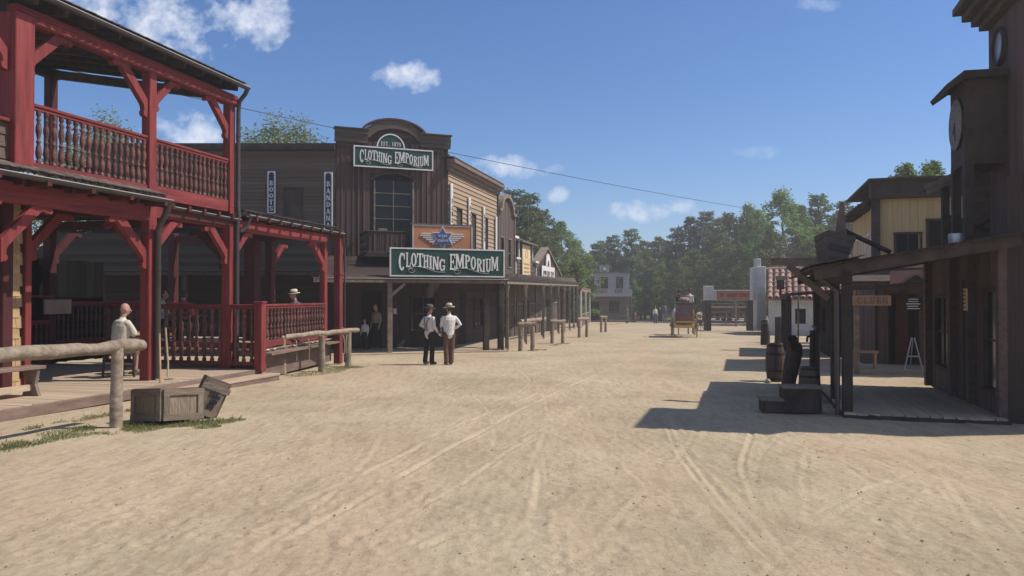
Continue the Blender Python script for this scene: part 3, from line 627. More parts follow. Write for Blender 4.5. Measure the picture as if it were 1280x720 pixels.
    # third bay roof C..D
    MB().beam((5.2, -.27, 3.65), (5.2, 3.4, 4.35), 4.85, .05).build('bay_roof_deck', dark_w, rt, FP)
    shingle_roof(rt, FP, 2.85, 7.6, -.28, 3.675, .9, 3.90, shingle_m, .2, .2)
    gutter(rt, FP, (2.85, -.34, 3.57), (7.62, -.34, 3.52), .055)
    for i in range(9): MB().box((3.1 + i*.52, -.18, 3.52), (.08, .5, .12)).build('rafter_tail', red_dark, rt, FP)
    MB().box((7.66, -.1, 3.50), (.09, .42, .22), None, .01).build('end_fascia', red_h, rt, FP)
    downpipe(rt, FP, [(2.95, -.34, 3.52), (2.92, -.27, 3.32), (2.78, -.19, 3.18)], .04)
    downpipe(rt, FP, [(7.62, -.34, 3.48), (7.68, -.33, 3.3), (7.78, -.30, 3.1), (7.78, -.30, gz(0, 22)+.02)], .025)
    MB().box((1.0, 3.2, 1.45), (.7, .05, .32)).build('notice_board', tarp_m, rt, FP)
    planks_v(rt, FP, roofing_shade, -6.5, 4.7, (0.0, 2.62), D+.35, .3); MB().box((-.9, D+.42, 1.3), (11.2, .08, 2.6)).build('back_wall', void_m, rt, FP)  # added back boards, near black: shade put into the colour of a sunlit wall
    # shingled wall at the near end with red corner post
    w = MB().box((-5.2, 1.0, 1.7), (6.6, .08, 3.4)).build('end_wall', dark_w, rt, FP)
    L = MB(); L.add([(-.075, 0, -.11), (.075, 0, -.11), (.075, -.004, .11), (-.075, -.004, .11), (-.075, -.022, -.11), (.075, -.022, -.11), (.075, -.008, .11), (-.075, -.008, .11)], [(0,3,2,1), (4,5,6,7), (0,1,5,4), (2,3,7,6), (0,4,7,3), (1,2,6,5)])
    sm = L.mesh('wall_shingle', wshingle_m)
    for j in range(18):
        for i in range(8):
            x = -2.04 - (i + .5*(j % 2))*.158
            place('wall_shingle', sm, FP @ Matrix.Translation((x, .955, .12 + j*.185 + rng.uniform(-.008, .008))) @ RY(rng.uniform(-2, 2)), w)
    post(rt, FP, -1.93, .93, .02, 3.4, .13, red); post(rt, FP, -2.45, .84, .02, 3.3, .2, red_dark); brace(rt, FP, -1.87, .93, 3.2, 1, red, .9)
    brace(rt, FP, -2.6, .84, 3.3, -1, red, .7)
veranda()
# ------------------------------------------------------------------ slab-serif lettering
def _r(a, b, c, d): return [(a, b), (c, b), (c, d), (a, d)]
def _arc(cx, cy, ro, si, ri, sj, a0, a1, n=14):
    out = []
    for k in range(n):
        t0, t1 = R(a0 + (a1-a0)*k/n), R(a0 + (a1-a0)*(k+1)/n)
        out.append([(cx+ri*math.cos(t0), cy+sj*math.sin(t0)), (cx+ro*math.cos(t0), cy+si*math.sin(t0)), (cx+ro*math.cos(t1), cy+si*math.sin(t1)), (cx+ri*math.cos(t1), cy+sj*math.sin(t1))])
    return out
def _stem(x, w=.24, s=.2): return [_r(x-w/2, 0, x+w/2, 1), _r(x-s, 0, x+s, .1), _r(x-s, .9, x+s, 1)]
def glyph(c):
    if c == 'I': return _stem(.5, .46, .42)
    if c == '1': return [_r(.38, 0, .66, 1), _r(.22, 0, .82, .1), [(.2, .75), (.38, .85), (.38, 1), (.2, .9)]]
    if c == 'L': return _stem(.3) + [_r(.3, 0, .97, .1), _r(.84, 0, .97, .32)]
    if c == 'T': return [_r(.37, 0, .63, 1), _r(.25, 0, .75, .1), _r(.02, .9, .98, 1), _r(.02, .68, .14, 1), _r(.86, .68, .98, 1)]
    if c == 'H': return _stem(.22, .24, .2) + _stem(.78, .24, .2) + [_r(.3, .44, .7, .55)]
    if c == 'N': return _stem(.18, .18, .17) + _stem(.84, .18, .16) + [[(.08, 1), (.36, 1), (.93, 0), (.66, 0)]]
    if c == 'E': return _stem(.28) + [_r(.28, 0, .96, .1), _r(.28, .9, .96, 1), _r(.84, 0, .96, .28), _r(.84, .72, .96, 1), _r(.28, .45, .72, .55), _r(.64, .36, .74, .64)]
    if c == 'F': return _stem(.28) + [_r(.28, .9, .96, 1), _r(.84, .72, .96, 1), _r(.28, .45, .72, .55)]
    if c == 'M': return _stem(.14, .15, .14) + _stem(.86, .17, .14) + [[(.06, 1), (.3, 1), (.58, .12), (.44, .12)], [(.70, 1), (.92, 1), (.58, .12), (.42, .12)]]
    if c == 'U': return [_r(.12, .3, .36, 1), _r(.70, .3, .88, 1), _r(.02, .9, .46, 1), _r(.6, .9, .98, 1)] + _arc(.5, .32, .38, .32, .14, .2, 180, 360)
    if c == 'O': return _arc(.5, .5, .47, .5, .2, .38, 0, 360, 22)
    if c == '0': return _arc(.5, .5, .42, .5, .2, .38, 0, 360, 22)
    if c == 'C': return _arc(.5, .5, .47, .5, .2, .38, 45, 318, 18) + [_r(.80, .62, .93, .95)]
    if c == 'G': return _arc(.5, .5, .47, .5, .2, .38, 45, 320, 18) + [_r(.80, .64, .93, .95), _r(.56, .36, .98, .46), _r(.74, .06, .93, .46)]
    if c == 'P': return _stem(.28) + _arc(.45, .73, .5, .27, .24, .16, -90, 90, 10)
    if c == 'R': return _stem(.26) + _arc(.42, .74, .5, .26, .22, .15, -90, 90, 10) + [[(.42, .5), (.68, .5), (.97, .04), (.72, .04)], _r(.68, 0, 1, .1)]
    if c == 'B': return _stem(.27) + _arc(.42, .75, .45, .25, .2, .14, -90, 90, 10) + _arc(.42, .26, .52, .26, .26, .15, -90, 90, 10)
    if c == 'D': return _stem(.27) + _arc(.4, .5, .56, .5, .3, .39, -90, 90, 12)
    if c == 'S': return _arc(.5, .73, .42, .27, .17, .15, 25, 270, 14) + _arc(.5, .27, .44, .27, .18, .15, -155, 90, 14) + [_r(.78, .66, .9, .95), _r(.08, .05, .2, .34)]
    if c == 'A': return [[(.36, 1), (.6, 1), (.96, .05), (.68, .05)], [(.36, 1), (.48, 1), (.26, .05), (.1, .05)], _r(.26, .3, .7, .4), _r(0, 0, .38, .1), _r(.58, 0, 1, .1)]
    if c == '8': return _arc(.5, .74, .38, .26, .15, .14, 0, 360, 16) + _arc(.5, .26, .43, .27, .17, .15, 0, 360, 16)
    if c == '9': return _arc(.5, .68, .42, .32, .17, .2, 0, 360, 16) + [_r(.67, .25, .92, .7)] + _arc(.5, .28, .42, .28, .17, .17, -150, 0, 8)
    if c == '7': return [_r(.06, .88, .96, 1), _r(.06, .7, .18, 1), [(.68, .9), (.94, .9), (.5, 0), (.24, 0)]]
    if c == '&': return _arc(.42, .75, .3, .25, .12, .13, 0, 360, 12) + _arc(.42, .27, .38, .27, .16, .15, 0, 360, 14) + [[(.5, .35), (.65, .42), (1, .02), (.8, 0)]]
    if c == '.': return [_r(.3, 0, .7, .14)]
    return []
def letters(parent, F, items, y, m, th=.012, name='lettering'):     # items: (char, x0, x1, z0, z1)
    b = MB(); k = 0
    for ch, x0, x1, z0, z1 in items:
        for poly in glyph(ch):
            k += 1; b.prism([(x0+(x1-x0)*p, z0+(z1-z0)*q) for p, q in poly], y-th-(k % 23)*.00025, y, 'y')
    return b.build(name, m, parent, F)
def line_text(s, xc, zc, w, h, gap=.12):
    n = sum(1 if c != ' ' else .5 for c in s); cw = w/n; x = xc - w/2; out = []
    for c in s:
        if c == ' ': x += cw*.5; continue
        out.append((c, x + cw*gap/2, x + cw*(1-gap/2), zc-h/2, zc+h/2)); x += cw
    return out
def framed_board(rt, F, x0, x1, z0, z1, y, m, border, bw=.05, th=.06):
    MB().box(((x0+x1)/2, y, (z0+z1)/2), (x1-x0, th, z1-z0)).build('board', m, rt, F)
    f = y - th/2 - .008
    for a, b, c, d in ((x0, x1, z0, z0+bw), (x0, x1, z1-bw, z1), (x0, x0+bw, z0+bw, z1-bw), (x1-bw, x1, z0+bw, z1-bw)):
        MB().box(((a+b)/2, f, (c+d)/2), (b-a, .02, d-c)).build('border', border, rt, F)
def emporium_sign(name, label, F, x0, x1, z0, z1, y, hoarch=None):
    rt = thing(name, label, 'sign', F @ Matrix.Translation(((x0+x1)/2, y, z0)))
    framed_board(rt, F, x0, x1, z0, z1, y, green_p, white_p, .05)
    W, H = x1-x0, z1-z0; fx = lambda p: x0 + (p-385)/830*W; fz = lambda p: z1 - (p-295)/215*H
    L = [('C', 445, 492, 333, 466), ('L', 494, 530, 331, 440), ('O', 530, 572, 334, 434), ('T', 572, 618, 336, 438), ('H', 618, 656, 346, 442), ('I', 657, 681, 352, 450), ('N', 682, 728, 358, 456), ('G', 730, 774, 374, 466),
         ('E', 803, 848, 335, 456), ('M', 848, 912, 334, 446), ('P', 914, 958, 340, 442), ('O', 958, 1000, 352, 452), ('R', 1002, 1044, 366, 466), ('I', 1045, 1068, 372, 470), ('U', 1069, 1112, 366, 470), ('M', 1112, 1166, 350, 458)]
    letters(rt, F, [(c, fx(a), fx(b), fz(d), fz(e)) for c, a, b, e, d in L], y-.035, white_p)
    for off in (0, 325):
        pts = [(545, 462), (538, 450), (522, 452), (514, 464), (522, 478), (544, 480), (560, 468), (556, 452)]
        pts2 = [(512, 458), (530, 443), (560, 434), (600, 436), (640, 447), (680, 463), (715, 473), (768, 474)]
        for P, rr in ((pts, .03), (pts2, .022)):
            m = MB(); m.tube([(fx(a+off), y-.04, fz(b + (6 if off else 0))) for a, b in P], [(rr*H, .006)]*len(P), 6, side=(0, 0, 1) if False else None); m.build('flourish', white_p, rt, F)
    if hoarch:
        cx, r = hoarch; n = 18; zc = z1-.03
        ring = [(cx + r*math.cos(math.pi*i/n), zc + r*1.02*math.sin(math.pi*i/n)) for i in range(n+1)]
        MB().prism(ring, y-.03, y+.03, 'y').build('arch_board', green_p, rt, F)
        b = MB()
        for q in _arc(cx, zc, r, r*1.02, r-.05, r*1.02-.05, 0, 180, 18): b.prism(q, y-.048, y-.028, 'y')
        b.build('arch_border', white_p, rt, F)
        letters(rt, F, line_text('EST. 1879', cx, zc + r*.30, r*1.42, r*.28), y-.03, white_p)
    for sx in (x0+.3, x1-.3): MB().beam((sx, y+.03, z0+.1), (sx, y+.35, z0-.02), .05, .05).build('stay', dark_w, rt, F)
    return rt

# ------------------------------------------------------------------ clothing emporium: two wings and a cut corner front
FW = FR(-16.2, 29.2, 0, 0.0); FC = FR(-6.68, 29.17, 0, 21.1); FS = FR(-2.57, 30.76, 0, 75.6)
def emporium():
    rt = thing('clothing_store', 'dark brown corner clothing store with arched parapet and board awning', 'building', FR(-4.6, 30, gz(0, 30), 21.1))
    G = gz(0, 29)
    # left wing, facing the camera
    ops = [(7.48, 8.25, 4.6, 5.86), (2.4, 3.2, 4.6, 5.86), (4.9, 5.6, 4.6, 5.86)]
    MB().box((4.75, .12, 3.6), (9.5, .16, 7.9)).build('wing_wall', dark_w, rt, FW)
    siding(rt, FW, siding_b, 0, 9.45, 2.5, 7.25, .02, .145, ops)
    for a, b, c, d in ops: window(rt, FW, (a+b)/2, (c+d)/2, b-a-.06, d-c-.06, .03, dark_w, 1, 2)
    siding(rt, FW, dark_b, 0, 9.45, G, 2.5, .02, .22)  # dark boards carry the lean-to's shade in their colour
    MB().box((4.73, -.06, 7.36), (9.5, .3, .22), None, .01).build('wing_cornice', dark_w, rt, FW)
    MB().box((4.73, 2.5, 7.4), (9.5, 5, .1)).build('wing_roof', dark_w, rt, FW)
    # long lean-to awning of the left wing, of dark boards
    for j in range(11):
        t = (j+.5)/11; piece('awning_board', roofing_shade, rt, FW, (4.4, -2.9 + 2.9*t, 2.55 + 1.75*t), (10.6, .03, .33), RX(31) @ RX(-90 + 4))
    MB().box((4.4, -2.95, 2.47), (10.6, .12, .10)).build('awning_beam', dark_w, rt, FW)
    for x in (-.6, 2.2, 5.0, 7.4): post(rt, FW, x, -2.9, G, 2.42, .16, dark_w)
    # corner front of vertical boards
    W = 4.41; ops = [(1.35, 3.02, 4.15, 6.45)]
    MB().box((W/2, .14, 3.85), (W, .16, 8.3)).build('front_wall', dark_w, rt, FC)
    planks_v(rt, FC, front_b, 0, W, (2.6, 7.7), 0.02, .215, ops, batten=batten_b)
    planks_v(rt, FC, dark_b, -.6, W+.2, (G, 2.6), 0.02, .25, [(1.0, 1.75, G, 1.9), (2.9, 3.9, .35, 1.7)])  # below the awning, the dark of the porch is put into the board colour
    # parapet with a bowed middle
    arcp = [(.95 + 2.5*(i/16), 8.05 + .52*math.sin(math.pi*(i/16))**.75) for i in range(17)]
    MB().prism([(0, 7.6), (W, 7.6), (W, 8.02)] + [(3.46, 8.02)] + arcp[::-1] + [(.94, 8.02), (0, 8.02)], .03, .26, 'y').build('parapet', front_b, rt, FC)
    for a, b in ((-.08, 1.18), (3.22, W+.08)):
        for j in range(3): piece('cornice_board', arch_b, rt, FC, ((a+b)/2, -.05 - .02*j, 7.68 + j*.165), (b-a, .1, .16))
        MB().box(((a+b)/2, -.06, 8.11), (b-a+.06, .36, .06), None, .008).build('cornice_cap', dark_w, rt, FC)
    b = MB()
    for q in _arc(2.2, 7.62, 1.28, .98, 1.0, .62, 18, 162, 14): b.prism(q, -.11, .03, 'y')
    b.build('arch_band', arch_b, rt, FC)
    b = MB()
    for q in _arc(2.2, 7.9, 1.36, .74, 1.28, .68, 10, 170, 16): b.prism(q, -.16, .34, 'y')
    b.build('arch_cap', front_b, rt, FC)
    # arched window
    wn = MB(); x0, x1 = 1.40, 2.98; ring = [(x1, 4.2), (x1, 6.2)] + [((x0+x1)/2 + (x1-x0)/2*math.cos(R(a)), 6.2 + .24*math.sin(R(a))) for a in range(15, 180, 15)] + [(x0, 6.2), (x0, 4.2)]
    wn.prism(ring, .045, .05, 'y'); wo = wn.build('window', void_m, rt, FC)
    for j in range(4):
        for i in range(2):
            MB().box((x0 + .4 + i*.79, .035, 4.48 + j*.5), (.75, .008, .46)).build('pane', glass, wo, FC)
    f = MB(); f.box((x0+.05, .0, 5.2), (.05, .07, 2.0)); f.box((x1, -.0, 5.2), (.07, .1, 2.0))
    for zz in (4.72, 5.22, 5.72): f.box((2.19, .01, zz), (1.55, .04, .025))
    f.box((2.19, .012, 5.2), (.03, .04, 2.0)); f.box((1.78, .0, 4.3), (.35, .06, .09)); f.build('window_bars', grey_w, wo, FC)
    b = MB()
    for q in _arc(2.19, 6.12, .95, .44, .84, .34, 12, 168, 12): b.prism(q, -.12, .06, 'y')
    b.build('window_hood', dark_w, wo, FC)
    # corner awning on posts
    F = FC
    for j in range(9):
        t = (j+.5)/9; x0 = -1.2 + .5*t; piece('awning_board', dark_b, rt, FC, ((x0+6.0-t*1.7)/2, -2.75 + 2.75*t, 2.36 + .85*t), (6.0-t*1.7-x0, .03, .35), RX(17) @ RX(-90+4))
    MB().box((2.35, -2.72, 2.27), (7.0, .12, .18)).build('awning_beam', grey_w, rt, FC)
    gutter(rt, FC, (-1.0, -2.86, 2.32), (5.9, -2.86, 2.32), .05)
    for x in (1.5, 5.12, 5.7): post(rt, FC, x, -2.6, G, 2.2, .17 if x < 2 else .2, grey_w if x < 2 else dark_w)
    MB().beam((1.58, -2.6, 1.75), (2.05, -2.6, 2.15), .08, .1).build('strut', grey_w, rt, FC)
    downpipe(rt, FC, [(5.85, -2.86, 2.3), (5.85, -2.8, 2.1), (5.85, -2.75, G+.1)], .03)
    # decking under the awnings
    MB().prism([(-3.2, -2.9), (5.9, -2.9), (5.9, 0), (-1, 0)], G-.12, G+.06, 'z').build('store_deck', deck_w, rt, FC)
    # small balcony over the awning, with dark rail
    for (a, b) in (((.9, -1.5), (3.4, -1.5)), ((.9, -1.5), (.9, -.1))): railing(rt, FC, a, b, 3.25, 4.12, .16, .03, dark_w, dark_w)
    MB().box((2.15, -.8, 3.2), (2.7, 1.5, .08)).build('balcony_floor', dark_w, rt, FC)
    # door and shop windows below
    window(rt, FC, 3.4, 1.02, .95, 1.3, .0, dark_w, 2, 2); MB().box((1.38, .03, (G+1.9)/2), (.74, .05, 1.9-G)).build('door', void_m, rt, FC)
    # right wing, lit clapboard
    Lw = 7.46; ops = [(1.1, 1.85, 3.75, 5.42), (3.15, 3.85, 3.75, 5.42), (5.05, 5.75, 3.75, 5.42)]
    MB().box((Lw/2, .13, 3.4), (Lw, .16, 7.5)).build('side_wall', dark_w, rt, FS)
    siding(rt, FS, tan_b, .05, Lw-.1, 2.6, 6.75, .02, .19, ops, .034, tilt=11); siding(rt, FS, dark_b, .05, Lw-.1, G, 2.6, .02, .22, [(1.5, 2.4, G, 1.9), (3.5, 4.9, .3, 1.7)])  # lower boards coloured dark for the shade beneath the awning
    for a, b_, c, d in ops: window(rt, FS, (a+b_)/2, (c+d)/2, b_-a-.06, d-c-.06, .03, dark_w, 1, 2)
    window(rt, FS, 4.2, 1.0, 1.3, 1.3, 0, dark_w, 2, 2); MB().box((1.95, .03, (G+1.9)/2), (.88, .05, 1.9-G)).build('door', void_m, rt, FS)
    for j in range(3): MB().box((Lw/2, -.05-.06*j, 6.82+.15*j), (Lw+.1+.1*j, .14+.1*j, .15), None, .01).build('side_cornice', edge_w, rt, FS)
    MB().box((Lw/2, 1.5, 7.26), (Lw+.3, 3.6, .06)).build('side_roof', dark_w, rt, FS)
    MB().box((Lw-.05, -.01, 3.2), (.14, .1, 7.2)).build('corner_board', dark_w, rt, FS)
    MB().prism([(0, 0), (W, 0), (W+1.5, 3), (-1, 4)], 7.35, 7.45, 'z').build('flat_roof', dark_w, rt, FC)
emporium()
emporium_sign('shop_sign', 'green CLOTHING EMPORIUM sign with EST. 1879 arch on the upper front', FC, .61, 3.74, 6.66, 7.47, -.16, (2.05, .56))
emporium_sign('shop_sign', 'larger green CLOTHING EMPORIUM sign standing on the awning edge', FC, 1.45, 5.78, 2.40, 3.43, -2.78)
def stars_sign():
    F = FC @ Matrix.Translation((0, -1.75, 0)); rt = thing('shop_sign', 'orange STARS & STRIPES sign with winged blue star above the awning', 'sign', F @ Matrix.Translation((3.8, 0, 3.3)))
    x0, x1, z0, z1 = 2.52, 4.85, 3.42, 4.36
    framed_board(rt, F, x0, x1, z0, z1, 0, orange_p, white_p, .035, .06); MB().box(((x0+x1)/2, .02, z1+.03), (x1-x0+.12, .16, .05)).build('cap_board', edge_w, rt, F)
    cx, cz = (x0+x1)/2 - .02, (z0+z1)/2 - .02
    def star(ro, ri, y0, y1, m, name):
        p = []
        for k in range(12):
            r = ro if k % 2 == 0 else ri; a = R(90 + 30*k); p.append((cx + r*1.0*math.cos(a), cz + r*math.sin(a)))
        MB().prism(p, y0, y1, 'y').build(name, m, rt, F)
    for s in (-1, 1):
        for j in range(5):
            ln = (.80, .84, .74, .62, .5)[j]; zz = cz + .17 - j*.075
            MB().box((cx + s*ln/2*1.02, -.05, zz), (ln, .02, .045)).build('wing_bar', white_p, rt, F)
    star(.46, .26, -.075, -.035, white_p, 'star_edge'); star(.41, .228, -.09, -.06, blue_p, 'star')
    letters(rt, F, line_text('STARS', cx, cz+.095, .36, .085) + line_text('&', cx, cz+.01, .06, .06) + line_text('STRIPES', cx, cz-.085, .44, .085), -.09, white_p, .008)
    for sx in (x0+.2, x1-.2): MB().beam((sx, .05, z1-.1), (sx, 1.0, z0-.25), .06, .06).build('stay', dark_w, rt, F)
    # the deep box behind the sign
    MB().box((x0-.02, .45, (z0+z1)/2), (.05, .85, z1-z0)).build('side_panel', dark_w, rt, F)
stars_sign()
def vsign(label, F, x, zt, zb, w, text, y=-.09, back=navy_p, border=white_p, lm=white_p, hl=.2, name='vertical_sign'):
    rt = thing(name, label, 'sign', F @ Matrix.Translation((x, y, zb)))
    MB().box((x, y, (zt+zb)/2), (w, .05, zt-zb)).build('board', border, rt, F)
    n = 8; r = w*.33; poly = [(x-r, zb+.04), (x+r, zb+.04)] + [(x + r*math.cos(math.pi*i/n), zt-.04-r + r*math.sin(math.pi*i/n)) for i in range(n+1)]
    MB().prism(poly, y-.034, y-.02, 'y').build('panel', back, rt, F)
    if text:
        n = len(text); z = zt-.36 if hl > .12 else zt-.2; st = hl*1.3
        letters(rt, F, [(c, x-w*.25, x+w*.25, z-hl-i*st, z-i*st) for i, c in enumerate(text)], y-.036, lm, .006)
    MB().box((x, y+.045, (zt+zb)/2), (w*.4, .05, (zt-zb)*.8)).build('back_batten', dark_w, rt, F)
vsign('narrow vertical BOOTS sign on the left wing, nearest the red veranda', FW, 7.07, 6.45, 4.85, .30, 'BOOTS', hl=.185)
vsign('narrow vertical BANDANAS sign beside the corner of the dark front', FW, 9.23, 6.42, 3.7, .32, 'BANDANAS', hl=.2)
for x, zt, t, l in ((.22, 6.27, 'JEANS', 'first narrow white sign on the lit clapboard wing, by the corner'), (2.62, 6.0, 'HATS', 'second narrow white sign on the lit clapboard wing'), (4.84, 5.85, 'BELTS', 'third narrow white sign on the lit clapboard wing'), (6.95, 5.6, '', 'last narrow white sign on the lit clapboard wing, at its far end')):
    vsign(l, FS, x, zt, 3.75, .26, t, y=-.07, back=paper_m, lm=navy_p, hl=.2)
vsign('small dark BOOTS board hanging between the two men', FC @ Matrix.Translation((0, -1.2, 0)), 3.78, 1.08, .1, .17, 'BOOTS', y=0, border=navy_p, hl=.115)
for x, z, w, h, F, l in ((8.35, 1.25, .24, .36, FW, 'left white notice pinned to the dark store wall'), (8.75, 1.3, .26, .3, FW, 'right white notice pinned to the dark store wall')):
    MB_ = MB().box((x, -.06, z), (w, .012, h)); tag(MB_.build('notice_sheet', paper_m, None, F), l, 'notice')
tag(MB().box((2.25, -.06, 1.12), (.14, .012, .22)).build('notice_sheet', paper_m, None, FC), 'small white notice right of the store doorway post', 'notice')

# ------------------------------------------------------------------ row of small shops beyond the store
FA = FR(-.39, 28.8, 0, 80.1)
def shop_awning():
    rt = thing('shop_awning', 'long shingled awning on slim curved-bracket posts along the shops', 'awning', FR(-.39, 28.8, gz(0, 28), 80.1))
    def pf(t): return (-.39 + .1716*t, 28.8 + .9852*t)
    def pb(t): s = t*31/32.6*.94 - .0; return (-2.5 + .249*s, 30.9 + .969*s)
    m = MB(); n = 10
    for j in range(n):                           # roof courses as wavy strips of shingle
        a, b = j/n, (j+1)/n; k = 90
        for i in range(k):
            t = 32.8*i/k; t2 = 32.8*(i+1)/k - rng.uniform(.01, .05); e = rng.uniform(-.02, .02)
            P = []
            for (tt, q) in ((t, a), (t2, a), (t2, b + .03), (t, b + .03)):
                f, g = pf(tt), pb(tt); z = 2.40 + .012*tt + q*(.34 + .25*math.exp(-tt/6)) + (e + .03 if q == a else 0); P.append((f[0] + (g[0]-f[0])*q, f[1] + (g[1]-f[1])*q, z))
            m.add(P + [(x, y, z-.03) for x, y, z in P], [(0,1,2,3), (4,7,6,5), (0,4,5,1), (1,5,6,2), (2,6,7,3), (3,7,4,0)])
    o = m.build('shingles', shingle_m, rt); o['kind'] = 'stuff'
    a, b = pf(0), pf(32.6)
    MB().beam((a[0], a[1], 2.28), (b[0], b[1], 2.28+.39), .14, .22).build('front_beam', grey_w, rt)
    MB().beam((a[0]+.12, a[1], 2.40), (b[0]+.12, b[1], 2.40+.39), .05, .10).build('eave_board', gut_m, rt)
    for t in (1.18, 5.83, 11.85, 15.2, 19.0, 22.5, 26.1, 29.3, 32.5):
        x, y = pf(t); g = gz(x, y); post(rt, I4, x, y, g, 2.2+.012*t, .13, grey_w)
        for s in (-1, 1):
            p = [(x + .1716*s*q, y + .9852*s*q, 2.17+.012*t - .62*(1-q/.55)**2) for q in (.03, .12, .25, .4, .55)]; MB().tube(p, .035, 6).build('bracket', grey_w, rt)
    P = [pf(-.2), pf(33), pb(33), pb(0)]
    m = MB(); m.add([(*p, gz(*p)+.10) for p in P] + [(*p, gz(*p)-.1) for p in P], [(0,1,2,3), (4,7,6,5), (0,4,5,1), (1,5,6,2), (2,6,7,3), (3,7,4,0)]); m.build('boardwalk', deck_w, rt)
shop_awning()
def ground_front(rt, F, x0, x1, z0, z1):
    planks_v(rt, F, arch_b, x0, x1, (z0, z1), .02, .3, [(x0+(x1-x0)*.38, x0+(x1-x0)*.62, z0, 1.5)]); MB().box(((x0+x1)/2, .05, (z0+1.5)/2), ((x1-x0)*.24, .04, 1.5-z0)).build('door', void_m, rt, F)
    w = (x1-x0)
    for q in (.2, .8): window(rt, F, x0+w*q, .75, w*.26, 1.1, 0, grey_w, 2, 2)
def small_shops():
    F = FS; x0, x1 = 7.5, 10.8; c = (x0+x1)/2
    rt = thing('shop_house', 'weathered board shop front with round-topped parapet past the lit wing', 'building', F @ Matrix.Translation((c, 0, gz(0, 40))))
    MB().box((c, .9, 2.7), (x1-x0, 1.6, 6.5)).build('wall', dark_w, rt, F)
    top = lambda x: 6.0 + (.85*math.sqrt(max(0, 1-((x-c)/1.2)**2)) if abs(x-c) < 1.2 else 0)
    planks_v(rt, F, arch_b, x0, x1, (2.6, 6.0), .02, .2, [(8.0, 8.75, 3.2, 4.75), (9.45, 10.2, 3.2, 4.75)], z1f=top)
    for x in (8.375, 9.825): window(rt, F, x, 3.97, .7, 1.5, .03, grey_w, 1, 2)
    b = MB()
    for q in _arc(c, 6.0, 1.3, .98, 1.12, .8, 0, 180, 14): b.prism(q, -.14, .3, 'y')
    b.build('arch_cap', grey_w, rt, F)
    for a, d in ((x0-.05, c-1.2), (c+1.2, x1+.08)): MB().box(((a+d)/2, .05, 6.05), (d-a, .4, .14)).build('parapet_cap', grey_w, rt, F)
    MB().box((x1, .0, 3.4), (.1, .12, 5.4)).build('corner_board', grey_w, rt, F); ground_front(rt, F, x0, x1, gz(0, 40), 2.6)
    # stepped front with cream poster
    x0, x1 = 11.0, 16.0; c = 13.4
    rt = thing('shop_house', 'low stepped shop front with cream poster and white trim', 'building', F @ Matrix.Translation((c, 0, gz(0, 45))))
    MB().box(((x0+x1)/2, 1.2, 1.5), (x1-x0, 2.2, 4.1)).build('wall', dark_w, rt, F)
    siding(rt, F, arch_b, x0, x1, 2.6, 3.75, .02, .19); siding(rt, F, arch_b, x0+.75, x1-.95, 3.75, 4.75, .02, .19)
    MB().box((c+.1, .5, 4.2), (x1-x0-1.7, .9, 1.1)).build('raised_wall', dark_w, rt, F)
    MB().beam((c, -.35, 4.72), (c, .9, 5.15), 4.0, .07).build('roof', grey_w, rt, F); MB().box((c, .9, 5.2), (3.9, .1, .22)).build('ridge_board', white_p, rt, F)
    for a, b_ in ((x0, 3.78), (x1-.4, 3.78)): MB().box((a+.2, -.02, b_), (.9, .3, .1)).build('step_cap', white_p, rt, F)
    for xx, za, zb in ((x0, 2.5, 3.75), (x1, 2.5, 3.75), (x0+.75, 3.8, 4.7), (x1-.95, 3.8, 4.7)): MB().box((xx, -.02, (za+zb)/2), (.1, .08, zb-za)).build('trim', white_p, rt, F)
    MB().box(((x0+x1)/2, -.03, 2.62), (x1-x0, .1, .3)).build('trim', white_p, rt, F); ground_front(rt, F, x0, x1, gz(0, 45), 2.5)
    sg = thing('poster_board', 'cream poster board on the stepped shop front', 'sign', F @ Matrix.Translation((13.2, -.1, 2.95))); MB().box((13.2, -.09, 3.75), (1.9, .05, 1.75)).build('board', cream_p, sg, F)
    b = MB()
    for q in _arc(13.2, 4.15, .32, .28, .24, .2, 0, 360, 14): b.prism(q, -.125, -.115, 'y')
    b.build('emblem', sign_w, sg, F)
    for i in range(3): MB().box((13.2, -.12, 3.55-.22*i), (1.4-.1*i, .012, .09)).build('text_line', sign_w, sg, F)
    # gabled dark shop
    x0, x1 = 16.2, 23.8; c = 19.4
    rt = thing('shop_house', 'dark red-brown gabled shop with white arched sign', 'building', F @ Matrix.Translation((c, 0, gz(0, 50))))
    MB().prism([(x0, -.7), (x1, -.7), (x1, 3.3), (c, 4.75), (x0, 3.6)], .1, .35, 'y').build('wall', dark_w, rt, F)
    planks_v(rt, F, front_b, x0, x1, (2.5, 4), .02, .35, z1f=lambda x: 4.75 - (c-x)*.359 if x < c else 4.75 - (x-c)*.33)
    for a, za, b_, zb in ((x0-.3, 3.52, c, 4.86), (x1+.3, 3.22, c, 4.86)): MB().beam((a, .15, za), (b_, .15, zb), .5, .12).build('roof', grey_w, rt, F)
    ground_front(rt, F, x0, x1, gz(0, 52), 2.5)
    sg = thing('shop_sign', 'white board with keyhole arch on the gabled shop', 'sign', F @ Matrix.Translation((19.3, -.1, 2.6)))
    MB().box((19.3, -.1, 3.02), (4.0, .06, 1.25)).build('board', white_p, sg, F)
    b = MB()
    for q in _arc(19.3, 3.62, .72, .85, .3, .42, 0, 180, 14): b.prism(q, -.13, -.07, 'y')
    b.build('arch_board', white_p, sg, F); letters(sg, F, line_text('STABLES', 19.3, 3.0, 3.4, .7), -.135, arch_b)
small_shops()
